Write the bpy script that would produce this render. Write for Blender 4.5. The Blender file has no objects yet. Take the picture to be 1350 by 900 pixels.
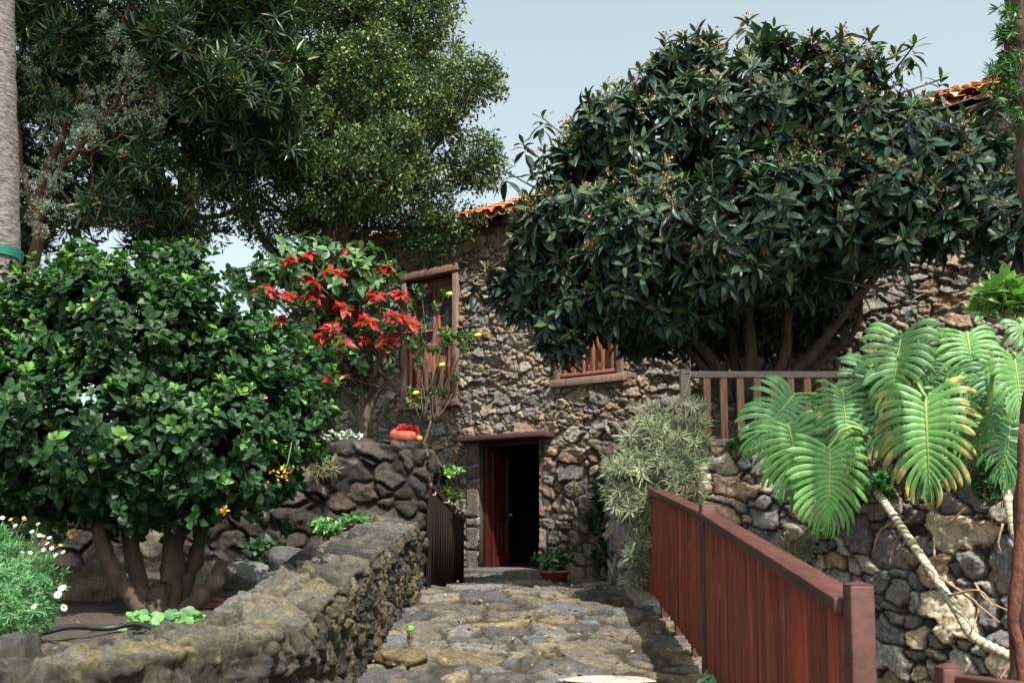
import bpy, math, random
import numpy as np
from mathutils import Vector
R = math.radians
rng = np.random.default_rng(7)
random.seed(7)
sc = bpy.context.scene
COL = sc.collection

# ------------------------------------------------------------------ camera, sky, sun, exposure
F = 1312.0; PITCH = R(5.0); CZ = 0.68; SHY = 125.0
cd = bpy.data.cameras.new('camera'); cam = bpy.data.objects.new('camera', cd); COL.objects.link(cam)
cd.sensor_width = 36; cd.lens = F / 1350 * 36; cd.shift_y = SHY / 1350
cd.clip_start = .05; cd.clip_end = 2000
cam.location = (0, 0, CZ); cam.rotation_euler = (R(90) + PITCH, 0, 0)
cd.dof.use_dof = True; cd.dof.focus_distance = 6.6; cd.dof.aperture_fstop = 7.0
sc.camera = cam
SUN_EL = R(58); SUN_AZ = math.atan2(.33, -.94)          # direction TO the sun measured from +Y towards +X
world = bpy.data.worlds.new('World'); sc.world = world; world.use_nodes = True
wn = world.node_tree.nodes; wl = world.node_tree.links
bg = wn['Background']; sky = wn.new('ShaderNodeTexSky'); sky.sky_type = 'NISHITA'; sky.sun_disc = False
sky.sun_elevation = SUN_EL; sky.sun_rotation = SUN_AZ; sky.air_density = 1.0; sky.dust_density = 4.0; sky.ozone_density = 1.0
hs = wn.new('ShaderNodeHueSaturation'); hs.inputs['Saturation'].default_value = .42; hs.inputs['Value'].default_value = 1.0
wl.new(sky.outputs[0], hs.inputs['Color']); tm = wn.new('ShaderNodeMix'); tm.data_type = 'RGBA'; tm.blend_type = 'MULTIPLY'; tm.inputs[0].default_value = 1; tm.inputs[7].default_value = (.98, 1.07, .99, 1)
wl.new(hs.outputs[0], tm.inputs[6]); wl.new(tm.outputs[2], bg.inputs[0]); bg.inputs[1].default_value = .135
sd = bpy.data.lights.new('sun', 'SUN'); sd.energy = 4.6; sd.angle = R(.6); sd.color = (1, .95, .86)
so = bpy.data.objects.new('sun', sd); COL.objects.link(so); so.location = (-10, -8, 15)
ce = math.cos(SUN_EL)
SUN = Vector((math.sin(SUN_AZ) * ce, math.cos(SUN_AZ) * ce, math.sin(SUN_EL)))
so.rotation_euler = SUN.to_track_quat('Z', 'Y').to_euler()
sc.view_settings.view_transform = 'Standard'; sc.view_settings.look = 'None'
sc.view_settings.exposure = .98; sc.view_settings.gamma = 1

# ------------------------------------------------------------------ helpers
def W(px, py, Y):
    a = (px - 675) / F; b = -(py - 450 - SHY) / F
    y = math.cos(PITCH) - math.sin(PITCH) * b; z = math.sin(PITCH) + math.cos(PITCH) * b
    k = Y / y
    return np.array([a * k, Y, CZ + z * k])
HO = np.array([-.05, 13.0]); HD = np.array([.788, -.616]); HN = np.array([-.616, -.788])   # house wall line and outward normal
def TZ(px, py):                       # photo point -> (t along wall, z) on the house wall
    p = W(px, py, 1.0); d = p - np.array([0, 0, CZ])
    k = float(HO @ HN) / float(d[:2] @ HN)
    q = d * k
    return float((q[:2] - HO) @ HD), float(CZ + q[2])
def HP(t, z, out=0.0):
    q = HO + HD * t + HN * out
    return np.array([q[0], q[1], z])

def props(o, label=None, cat=None, group=None, kind=None):
    if label: o['label'] = label
    if cat: o['category'] = cat
    if group: o['group'] = group
    if kind: o['kind'] = kind
    return o
def empty(name, loc, label, cat, group=None):
    o = bpy.data.objects.new(name, None); COL.objects.link(o); o.location = loc; o.empty_display_size = .2
    return props(o, label, cat, group)
def mesh_obj(name, V, faces, mat=None, parent=None, colors=None, uv=None, smooth=False, bevel=0):
    """V (n,3); faces: list of (m,k) int arrays; colors (n,3) per vertex; uv (n,2) per vertex"""
    V = np.asarray(V, dtype=np.float32)
    fl = [np.asarray(f, dtype=np.int32) for f in faces if len(f)]
    me = bpy.data.meshes.new(name)
    nl = sum(f.size for f in fl); npoly = sum(len(f) for f in fl)
    me.vertices.add(len(V)); me.vertices.foreach_set('co', V.ravel())
    me.loops.add(nl); me.polygons.add(npoly)
    li = np.concatenate([f.ravel() for f in fl]); me.loops.foreach_set('vertex_index', li)
    tot = np.concatenate([np.full(len(f), f.shape[1], dtype=np.int32) for f in fl])
    st = np.concatenate([[0], np.cumsum(tot)[:-1]]).astype(np.int32)
    me.polygons.foreach_set('loop_start', st); me.polygons.foreach_set('loop_total', tot)
    if smooth: me.polygons.foreach_set('use_smooth', np.ones(npoly, dtype=bool))
    if colors is not None:
        at = me.color_attributes.new('Col', 'FLOAT_COLOR', 'POINT')
        c = np.ones((len(V), 4), dtype=np.float32); c[:, :3] = np.clip(colors, 0, 1); at.data.foreach_set('color', c.ravel())
    if uv is not None:
        u = me.uv_layers.new(name='UVMap'); u.data.foreach_set('uv', np.asarray(uv, dtype=np.float32)[li].ravel())
    me.update(calc_edges=True); me.validate()
    o = bpy.data.objects.new(name, me); COL.objects.link(o)
    if mat: me.materials.append(mat)
    if parent is not None:
        o.parent = parent
        # geometry is written in world coordinates: keep it there
        off = Vector((0, 0, 0)); p = parent
        while p is not None: off += p.location; p = p.parent
        o.location = -off
    if bevel:
        m = o.modifiers.new('bevel', 'BEVEL'); m.width = bevel; m.segments = 2; m.limit_method = 'ANGLE'
    return o

class MB:
    def __init__(s): s.v = []; s.q = []; s.t = []; s.c = []
    def add(s, V, Q=(), T=(), c=None):
        n = sum(len(a) for a in s.v); V = np.asarray(V, float); s.v.append(V)
        if len(Q): s.q.append(np.asarray(Q) + n)
        if len(T): s.t.append(np.asarray(T) + n)
        s.c.append(np.tile(np.array(c if c is not None else (.5, .5, .5), float), (len(V), 1)) if (c is None or np.ndim(c) == 1) else np.asarray(c))
    def hexa(s, P, c=None):         # 8 corners: 0-3 bottom loop, 4-7 top loop
        s.add(P, [[0, 3, 2, 1], [4, 5, 6, 7], [0, 1, 5, 4], [1, 2, 6, 5], [2, 3, 7, 6], [3, 0, 4, 7]], c=c)
    def box(s, x0, y0, z0, x1, y1, z1, c=None):
        s.hexa([(x0, y0, z0), (x1, y0, z0), (x1, y1, z0), (x0, y1, z0), (x0, y0, z1), (x1, y0, z1), (x1, y1, z1), (x0, y1, z1)], c)
    def wbox(s, t0, t1, z0, z1, o0, o1, c=None):    # box in house wall coordinates
        s.hexa([HP(t0, z0, o1), HP(t1, z0, o1), HP(t1, z0, o0), HP(t0, z0, o0), HP(t0, z1, o1), HP(t1, z1, o1), HP(t1, z1, o0), HP(t0, z1, o0)], c)
    def beam(s, A, B, w, h, c=None):   # box section from A to B, w horizontal, h vertical
        A = np.array(A, float); B = np.array(B, float); d = B - A; d /= np.linalg.norm(d)
        sd = np.cross(d, (0, 0, 1)); 
        if np.linalg.norm(sd) < 1e-3: sd = np.array([1., 0, 0])
        sd /= np.linalg.norm(sd); up = np.cross(sd, d)
        P = []
        for e in (A, B):
            P += [e - sd * w / 2 - up * h / 2, e + sd * w / 2 - up * h / 2, e + sd * w / 2 + up * h / 2, e - sd * w / 2 + up * h / 2]
        s.hexa(P, c)
    def tube(s, pts, radii, n=8, c=None, jit=0.0, cap=True):
        P = np.array(pts, float); Rr = np.broadcast_to(np.asarray(radii, float), (len(P),))
        T = np.gradient(P, axis=0); T /= np.linalg.norm(T, axis=1)[:, None] + 1e-9
        ref = np.array([.3, .9, .1]) if abs(T[0] @ np.array([.3, .9, .1])) < .85 else np.array([1., 0, 0])
        ang = np.linspace(0, 2 * np.pi, n, endpoint=False); out = []
        for i in range(len(P)):
            a = np.cross(T[i], ref); a /= np.linalg.norm(a) + 1e-9; b = np.cross(T[i], a); ref = np.cross(a, T[i]) if False else ref
            rr = Rr[i] * (1 + jit * rng.uniform(-1, 1, n))
            out.append(P[i] + (np.cos(ang) * rr)[:, None] * a + (np.sin(ang) * rr)[:, None] * b)
        V = np.concatenate(out); Q = []
        for i in range(len(P) - 1):
            for j in range(n):
                k = (j + 1) % n; Q.append([i * n + j, i * n + k, (i + 1) * n + k, (i + 1) * n + j])
        T3 = []
        if cap:
            V = np.vstack([V, P[-1], P[0]]); m = len(P) * n
            for j in range(n):
                T3.append([(len(P) - 1) * n + j, (len(P) - 1) * n + (j + 1) % n, m]); T3.append([(j + 1) % n, j, m + 1])
        s.add(V, Q, T3, c)
    def build(s, name, mat, parent=None, bevel=0, smooth=False):
        V = np.concatenate(s.v); fs = []
        if s.q: fs.append(np.concatenate(s.q))
        if s.t: fs.append(np.concatenate(s.t))
        return mesh_obj(name, V, fs, mat, parent, np.concatenate(s.c), None, smooth, bevel)

def spline(pts, n):
    P = np.array(pts, float); m = len(P)
    if m < 3: return np.array([P[0] + (P[-1] - P[0]) * i / (n - 1) for i in range(n)])
    Q = np.vstack([2 * P[0] - P[1], P, 2 * P[-1] - P[-2]]); out = []
    for u in np.linspace(0, m - 1 - 1e-6, n):
        i = int(u); f = u - i; a, b, c, d = Q[i], Q[i + 1], Q[i + 2], Q[i + 3]
        out.append(.5 * ((2 * b) + (c - a) * f + (2 * a - 5 * b + 4 * c - d) * f * f + (-a + 3 * b - 3 * c + d) * f ** 3))
    return np.array(out)

def hsh(ix, iy, s):
    n = (ix.astype(np.int64) * 374761393 + iy.astype(np.int64) * 668265263 + s * 974634777) & 0x7fffffff
    n = ((n ^ (n >> 13)) * 1274126177) & 0x7fffffff
    return ((n ^ (n >> 16)) & 0xffff) / 65535.0
def vnoise(x, y, s=0):
    ix = np.floor(x); iy = np.floor(y); fx = x - ix; fy = y - iy; fx = fx * fx * (3 - 2 * fx); fy = fy * fy * (3 - 2 * fy)
    a = hsh(ix, iy, s); b = hsh(ix + 1, iy, s); c = hsh(ix, iy + 1, s); d = hsh(ix + 1, iy + 1, s)
    return (a * (1 - fx) + b * fx) * (1 - fy) + (c * (1 - fx) + d * fx) * fy
def fbm(x, y, s=0, o=4):
    r = 0; a = .5
    for i in range(o): r = r + a * vnoise(x, y, s + i * 17); x = x * 2.03; y = y * 2.03; a *= .5
    return r
def stones(u, v, size, asp, seed, big=.55, warp=.25):
    """weighted Voronoi stones. returns edge distance (m), id hashes, local coords"""
    wu = (fbm(u / size * 1.3, v / size * 1.3, seed + 5, 4) - .45) * warp * 2; wv = (fbm(u / size * 1.3 + 9, v / size * 1.3 + 4, seed + 6, 4) - .45) * warp * 2
    a = u / size + wu; b = v / size * asp + wv
    ia = np.floor(a); ib = np.floor(b)
    F1 = np.full(u.shape, 9.); F2 = np.full(u.shape, 9.); bi = np.zeros(u.shape); bj = np.zeros(u.shape); cx = np.zeros(u.shape); cy = np.zeros(u.shape)
    for i in range(-2, 3):
        for j in range(-2, 3):
            ci = ia + i; cj = ib + j
            sx = ci + .5 + (hsh(ci, cj, seed) - .5) * .85; sy = cj + .5 + (hsh(ci, cj, seed + 1) - .5) * .85
            w = hsh(ci, cj, seed + 2) ** 3 * big * 1.35
            d = ((np.abs(a - sx + .25 * (b - sy)) ** 3 + np.abs(b - sy) ** 3) ** (1 / 3)) - w
            m = d < F1
            F2 = np.where(m, F1, np.minimum(F2, d))
            bi = np.where(m, ci, bi); bj = np.where(m, cj, bj); cx = np.where(m, a - sx, cx); cy = np.where(m, b - sy, cy); F1 = np.where(m, d, F1)
    return (F2 - F1) * size * .5, bi, bj, cx, cy
def stone_field(u, v, size=.16, asp=1.7, seed=1, big=.55, depth=.05, palette=None, gapcol=(.035, .03, .024), gap=.012, tilt=.02, warp=.25, lichen=0., lseed=3, lcol=(.30, .24, .09)):
    e, bi, bj, cx, cy = stones(u, v, size, asp, seed, big, warp)
    h1 = hsh(bi, bj, seed + 11); h2 = hsh(bi, bj, seed + 12); h3 = hsh(bi, bj, seed + 13); h4 = hsh(bi, bj, seed + 14)
    en = e + (fbm(u * 45, v * 45, seed, 2) - .4) * .008
    k = np.clip((en - gap * .25) / (gap * 1.6), 0, 1); k = k * k * (3 - 2 * k)
    dome = 1 - np.exp(-np.clip(en, 0, 1) / (size * .10))
    h = k * depth * (.72 + .28 * dome) + k * (cx * (h2 - .5) + cy * (h3 - .5)) * tilt * 2 + k * (h4 - .5) * depth * .5
    rough = fbm(u * 14 + h1 * 50, v * 14, seed + 3, 4) - .45
    fs = min(size * .42, .075); e2, b2, b3, x2, y2 = stones(u + h1 * 9, v + h2 * 7, fs, 1.1, seed + 50, .3, .5)
    facet = x2 * (hsh(b2, b3, seed + 51) - .5) + y2 * (hsh(b2, b3, seed + 52) - .5)
    ridge = np.abs(fbm(u * 26 + h3 * 30, v * 34, seed + 33, 3) - .45)
    h = h + k * (facet * .028 - ridge * .030 + rough * .024) + (fbm(u * 60, v * 60, seed + 8, 3) - .45) * .006
    pal = np.array(palette); idx = np.minimum((h1 * len(pal)).astype(int), len(pal) - 1)
    c = pal[idx] * (.7 + .6 * h2)[..., None]
    n1 = fbm(u * 22 + h3 * 30, v * 22, seed + 21, 4); n2 = fbm(u * 5, v * 5, seed + 22, 3)
    c = c * (.5 + 1.0 * n1)[..., None]
    st = np.clip((n2 - .5) * 4, 0, 1)[..., None] * .4
    c = c * (1 - st) + (pal.mean(0) * np.array([1.15, .85, .62])) * (.6 + .8 * n1)[..., None] * st
    if lichen > 0:
        l = np.clip((fbm(u * 3.2, v * 3.2, lseed + 40, 4) - (.62 - lichen * .3)) * 9, 0, 1) * np.clip((fbm(u * 30, v * 30, lseed + 44, 3) - .33) * 5, 0, 1)
        c = c * (1 - l[..., None] * .85) + np.array(lcol) * (.5 + n1)[..., None] * l[..., None] * .85
    gc = np.array(gapcol) * (.6 + .9 * n1)[..., None]
    c = gc + (c - gc) * k[..., None]
    return h, c
def grid_faces(nu, nv, keep=None):
    i = np.arange(nu - 1)[:, None] * nv + np.arange(nv - 1)[None, :]
    q = np.stack([i, i + nv, i + nv + 1, i + 1], -1).reshape(-1, 4)
    if keep is not None: q = q[keep.reshape(-1)]
    return q

# ------------------------------------------------------------------ materials
def new_mat(name):
    m = bpy.data.materials.new(name); m.use_nodes = True; nt = m.node_tree
    return m, nt, nt.nodes, nt.links, nt.nodes['Principled BSDF']
def mat_stone(name, rough=.88, bump=.5):
    m, nt, n, l, b = new_mat(name)
    at = n.new('ShaderNodeAttribute'); at.attribute_name = 'Col'
    tc = n.new('ShaderNodeTexCoord'); nz = n.new('ShaderNodeTexNoise'); nz.inputs['Scale'].default_value = 45; nz.inputs['Detail'].default_value = 10; nz.inputs['Roughness'].default_value = .78
    l.new(tc.outputs['Object'], nz.inputs['Vector'])
    mr = n.new('ShaderNodeMapRange'); mr.inputs[1].default_value = .38; mr.inputs[2].default_value = .62; mr.inputs[3].default_value = .5; mr.inputs[4].default_value = 1.5
    l.new(nz.outputs[0], mr.inputs[0])
    mx = n.new('ShaderNodeMix'); mx.data_type = 'RGBA'; mx.blend_type = 'MULTIPLY'; mx.inputs[0].default_value = 1
    l.new(at.outputs[0], mx.inputs[6]); l.new(mr.outputs[0], mx.inputs[7]); l.new(mx.outputs[2], b.inputs['Base Color'])
    bp = n.new('ShaderNodeBump'); bp.inputs['Strength'].default_value = bump; bp.inputs['Distance'].default_value = .03
    l.new(nz.outputs[0], bp.inputs['Height']); l.new(bp.outputs[0], b.inputs['Normal'])
    b.inputs['Roughness'].default_value = rough; b.inputs['Specular IOR Level'].default_value = .3
    return m
def mat_leaf(name, rough=.4, transl=.25, spec=.5, vein=0.0, tcol=(1.1, 1.5, .5)):
    m, nt, n, l, b = new_mat(name)
    at = n.new('ShaderNodeAttribute'); at.attribute_name = 'Col'
    tc = n.new('ShaderNodeTexCoord'); nz = n.new('ShaderNodeTexNoise'); nz.inputs['Scale'].default_value = 25; nz.inputs['Detail'].default_value = 3
    l.new(tc.outputs['Object'], nz.inputs['Vector'])
    mr = n.new('ShaderNodeMapRange'); mr.inputs[1].default_value = .3; mr.inputs[2].default_value = .7; mr.inputs[3].default_value = .75; mr.inputs[4].default_value = 1.25
    l.new(nz.outputs[0], mr.inputs[0])
    mx = n.new('ShaderNodeMix'); mx.data_type = 'RGBA'; mx.blend_type = 'MULTIPLY'; mx.inputs[0].default_value = 1
    l.new(at.outputs[0], mx.inputs[6]); l.new(mr.outputs[0], mx.inputs[7])
    colout = mx.outputs[2]
    if vein:
        uv = n.new('ShaderNodeUVMap'); uv.uv_map = 'UVMap'; sx = n.new('ShaderNodeSeparateXYZ'); l.new(uv.outputs[0], sx.inputs[0])
        ab = n.new('ShaderNodeMath'); ab.operation = 'ABSOLUTE'; l.new(sx.outputs[0], ab.inputs[0])
        ma = n.new('ShaderNodeMath'); ma.operation = 'MULTIPLY_ADD'; l.new(ab.outputs[0], ma.inputs[0]); ma.inputs[1].default_value = -.25; l.new(sx.outputs[1], ma.inputs[2])
        fr = n.new('ShaderNodeMath'); fr.operation = 'MULTIPLY'; l.new(ma.outputs[0], fr.inputs[0]); fr.inputs[1].default_value = 70
        sn = n.new('ShaderNodeMath'); sn.operation = 'SINE'; l.new(fr.outputs[0], sn.inputs[0])
        bp = n.new('ShaderNodeBump'); bp.inputs['Strength'].default_value = vein; bp.inputs['Distance'].default_value = .01
        l.new(sn.outputs[0], bp.inputs['Height']); l.new(bp.outputs[0], b.inputs['Normal'])
    l.new(colout, b.inputs['Base Color'])
    b.inputs['Roughness'].default_value = rough; b.inputs['Specular IOR Level'].default_value = spec
    tr = n.new('ShaderNodeBsdfTranslucent'); tm = n.new('ShaderNodeMix'); tm.data_type = 'RGBA'; tm.blend_type = 'MULTIPLY'; tm.inputs[0].default_value = 1
    l.new(colout, tm.inputs[6]); tm.inputs[7].default_value = (*tcol, 1); l.new(tm.outputs[2], tr.inputs[0])
    ms = n.new('ShaderNodeMixShader'); ms.inputs[0].default_value = transl
    l.new(b.outputs[0], ms.inputs[1]); l.new(tr.outputs[0], ms.inputs[2]); l.new(ms.outputs[0], n['Material Output'].inputs[0])
    return m
def mat_wood(name, dark, light, scale=(30, 30, 2.5), rough=.6, worn=None, wornf=.55):
    m, nt, n, l, b = new_mat(name)
    tc = n.new('ShaderNodeTexCoord'); mp = n.new('ShaderNodeMapping'); mp.inputs['Scale'].default_value = scale
    l.new(tc.outputs['Object'], mp.inputs[0])
    nz = n.new('ShaderNodeTexNoise'); nz.inputs['Scale'].default_value = 1.6; nz.inputs['Detail'].default_value = 8; nz.inputs['Roughness'].default_value = .65; l.new(mp.outputs[0], nz.inputs['Vector'])
    cr = n.new('ShaderNodeValToRGB'); cr.color_ramp.elements[0].position = .32; cr.color_ramp.elements[1].position = .7
    cr.color_ramp.elements[0].color = (*dark, 1); cr.color_ramp.elements[1].color = (*light, 1); l.new(nz.outputs[0], cr.inputs[0])
    out = cr.outputs[0]
    at = n.new('ShaderNodeAttribute'); at.attribute_name = 'Col'
    m1 = n.new('ShaderNodeMix'); m1.data_type = 'RGBA'; m1.blend_type = 'MULTIPLY'; m1.inputs[0].default_value = 1
    sc2 = n.new('ShaderNodeMix'); sc2.data_type = 'RGBA'; sc2.blend_type = 'ADD'; sc2.inputs[0].default_value = 1
    l.new(at.outputs[0], sc2.inputs[6]); l.new(at.outputs[0], sc2.inputs[7])
    l.new(out, m1.inputs[6]); l.new(sc2.outputs[2], m1.inputs[7]); out = m1.outputs[2]
    if worn:
        n2 = n.new('ShaderNodeTexNoise'); n2.inputs['Scale'].default_value = 5; n2.inputs['Detail'].default_value = 7; n2.inputs['Roughness'].default_value = .7; l.new(tc.outputs['Object'], n2.inputs['Vector'])
        r2 = n.new('ShaderNodeMapRange'); r2.inputs[1].default_value = wornf; r2.inputs[2].default_value = wornf + .12; r2.inputs[4].default_value = .7; l.new(n2.outputs[0], r2.inputs[0])
        m2 = n.new('ShaderNodeMix'); m2.data_type = 'RGBA'; l.new(r2.outputs[0], m2.inputs[0]); l.new(out, m2.inputs[6]); m2.inputs[7].default_value = (*worn, 1); out = m2.outputs[2]
    l.new(out, b.inputs['Base Color']); b.inputs['Roughness'].default_value = rough
    bp = n.new('ShaderNodeBump'); bp.inputs['Strength'].default_value = .5; bp.inputs['Distance'].default_value = .004; l.new(nz.outputs[0], bp.inputs['Height']); l.new(bp.outputs[0], b.inputs['Normal'])
    return m
def mat_bark(name, dark, light, scale=(9, 9, 3), bump=.8, moss=None):
    m = mat_wood(name, dark, light, scale, .9, moss, .56)
    for x in m.node_tree.nodes:
        if x.type == 'BUMP': x.inputs['Strength'].default_value = bump; x.inputs['Distance'].default_value = .02
    return m
def mat_plain(name, col, rough=.6, var=.3, scale=20, metal=0, bump=0):
    m, nt, n, l, b = new_mat(name)
    tc = n.new('ShaderNodeTexCoord'); nz = n.new('ShaderNodeTexNoise'); nz.inputs['Scale'].default_value = scale; nz.inputs['Detail'].default_value = 6; l.new(tc.outputs['Object'], nz.inputs['Vector'])
    cr = n.new('ShaderNodeValToRGB'); cr.color_ramp.elements[0].position = .3; cr.color_ramp.elements[1].position = .7
    cr.color_ramp.elements[0].color = (*[c * (1 - var) for c in col], 1); cr.color_ramp.elements[1].color = (*[min(1, c * (1 + var)) for c in col], 1)
    l.new(nz.outputs[0], cr.inputs[0]); l.new(cr.outputs[0], b.inputs['Base Color']); b.inputs['Roughness'].default_value = rough; b.inputs['Metallic'].default_value = metal
    if bump:
        bp = n.new('ShaderNodeBump'); bp.inputs['Strength'].default_value = bump; bp.inputs['Distance'].default_value = .02; l.new(nz.outputs[0], bp.inputs['Height']); l.new(bp.outputs[0], b.inputs['Normal'])
    return m
M = {}
M['stone'] = mat_stone('stone')
M['wallstone'] = mat_stone('mossy_stone', .92, .8)
M['soil'] = mat_plain('soil', (.035, .025, .018), .95, .5, 30, bump=.8)
M['ground'] = mat_plain('earth', (.09, .07, .05), .95, .4, 3)
M['plaster'] = mat_plain('inner_plaster', (.12, .10, .08), .9, .2, 5)
M['tile'] = mat_stone('roof_tile', .85, .4)
M['winwood'] = mat_wood('window_wood', (.19, .07, .045), (.36, .16, .10), (26, 26, 2), .6, (.30, .20, .15), .6)
M['frame'] = mat_wood('frame_wood', (.15, .085, .065), (.30, .19, .155), (20, 20, 4), .75)
M['fence'] = mat_wood('fence_wood', (.075, .009, .004), (.36, .050, .016), (36, 36, 1.2), .62, (.27, .09, .05), .56)
M['fencecap'] = mat_wood('fence_cap_wood', (.035, .010, .009), (.10, .030, .022), (14, 3, 14), .55, (.10, .055, .042), .62)
M['door'] = mat_wood('door_wood', (.04, .008, .006), (.09, .018, .012), (24, 24, 1.4), .45)
M['lintel'] = mat_wood('lintel_wood', (.045, .018, .016), (.09, .036, .032), (6, 6, 20), .7)
M['greywood'] = mat_wood('weathered_wood', (.18, .14, .12), (.36, .30, .27), (4, 20, 20), .85)
M['balwood'] = mat_wood('baluster_wood', (.14, .05, .022), (.40, .22, .12), (26, 26, 2.2), .6, (.42, .30, .2), .58)
M['glass'] = mat_plain('window_glass', (.10, .115, .14), .12, .2, 3)
M['bark'] = mat_bark('bush_bark', (.022, .015, .010), (.10, .065, .042))
M['barkred'] = mat_bark('reddish_bark', (.035, .018, .012), (.17, .08, .045), moss=(.16, .17, .11))
M['barkgrey'] = mat_bark('grey_bark', (.03, .024, .018), (.12, .09, .065))
M['palm'] = mat_bark('palm_bark', (.05, .042, .04), (.26, .225, .215), (9, 9, 26), 1.0)
M['trunkr'] = mat_bark('conifer_bark', (.04, .022, .015), (.2, .11, .08), (16, 16, 3), 1.0, moss=(.09, .12, .04))
M['leaf'] = mat_leaf('glossy_leaf', .48, .22, .26)
M['loquat'] = mat_leaf('loquat_leaf', .36, .10, .6, vein=.5)
M['fine'] = mat_leaf('small_leaf', .45, .22, .4, tcol=(1.0, 1.3, .6))
M['narrow'] = mat_leaf('narrow_leaf', .38, .22, .5)
M['mon'] = mat_leaf('monstera_leaf', .45, .18, .4)
M['petal'] = mat_leaf('petal', .5, .25, .3, tcol=(1.3, .9, .8))
M['silver'] = mat_leaf('silvery_leaf', .6, .15, .3, tcol=(1, 1.1, .8))
M['terracotta'] = mat_plain('terracotta', (.36, .085, .045), .7, .35, 14, bump=.2)
M['redglaze'] = mat_plain('red_glaze', (.35, .02, .02), .3, .3, 8)
M['orange'] = mat_plain('orange_skin', (.65, .20, .03), .5, .15, 20)
M['yellow'] = mat_plain('yellow_petal', (.70, .42, .03), .6, .25, 30)
M['lime'] = mat_plain('lemon_skin', (.55, .55, .08), .45, .2, 30)
M['white'] = mat_plain('white_paint', (.75, .75, .75), .5, .05, 5)
M['mortar'] = mat_plain('lime_mortar', (.55, .53, .50), .9, .15, 30)
M['hose'] = mat_plain('black_rubber', (.015, .016, .018), .5, .2, 20)
M['redhose'] = mat_plain('faded_red_rubber', (.22, .06, .04), .6, .2, 20)
M['green'] = mat_plain('green_tape', (.01, .12, .08), .45, .2, 15)
M['rope'] = mat_plain('rope_fibre', (.5, .38, .32), .9, .25, 60)
M['root'] = mat_plain('dry_root', (.28, .19, .12), .9, .35, 30)
M['metal'] = mat_plain('steel', (.55, .55, .56), .35, .1, 10, metal=.7)
M['darkwood'] = mat_wood('dark_gate_wood', (.006, .004, .0035), (.02, .012, .009), (20, 20, 2), .9); M['darkwood'].node_tree.nodes['Principled BSDF'].inputs['Specular IOR Level'].default_value = .15  # very dark, matte base colour for the gate

# ------------------------------------------------------------------ surfaces
PAL_HOUSE = [(.17, .16, .15), (.21, .205, .20), (.25, .205, .15), (.33, .26, .18), (.15, .155, .165), (.30, .20, .125), (.22, .18, .15), (.36, .29, .20), (.27, .25, .23), (.18, .175, .17)]
PAL_RET = [(.20, .20, .20), (.14, .145, .15), (.34, .31, .26), (.24, .21, .18), (.27, .26, .245), (.45, .38, .27), (.17, .165, .17), (.13, .12, .12), (.30, .215, .15)]
PAL_DARK_SHADED = [(.12, .11, .10), (.15, .13, .11), (.20, .15, .11), (.10, .10, .105), (.25, .21, .18), (.14, .10, .08)]
PAL_RET = [tuple(1.25 * q for q in c) for c in PAL_RET]; PAL_HOUSE = [tuple(.52 * 1.08 * q + .48 * w for q, w in zip(c, (.225, .19, .15))) for c in PAL_HOUSE]; PAL_DARK_SHADED = [tuple(.27 * q for q in c) for c in PAL_DARK_SHADED]  # last palette: dark terrace wall stones, deepened further to paint in dappled shade
PAL_PATH = [(.075, .08, .088), (.10, .09, .075), (.045, .045, .05), (.13, .11, .08), (.135, .105, .065), (.07, .062, .055), (.11, .11, .11), (.055, .055, .06)]

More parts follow.
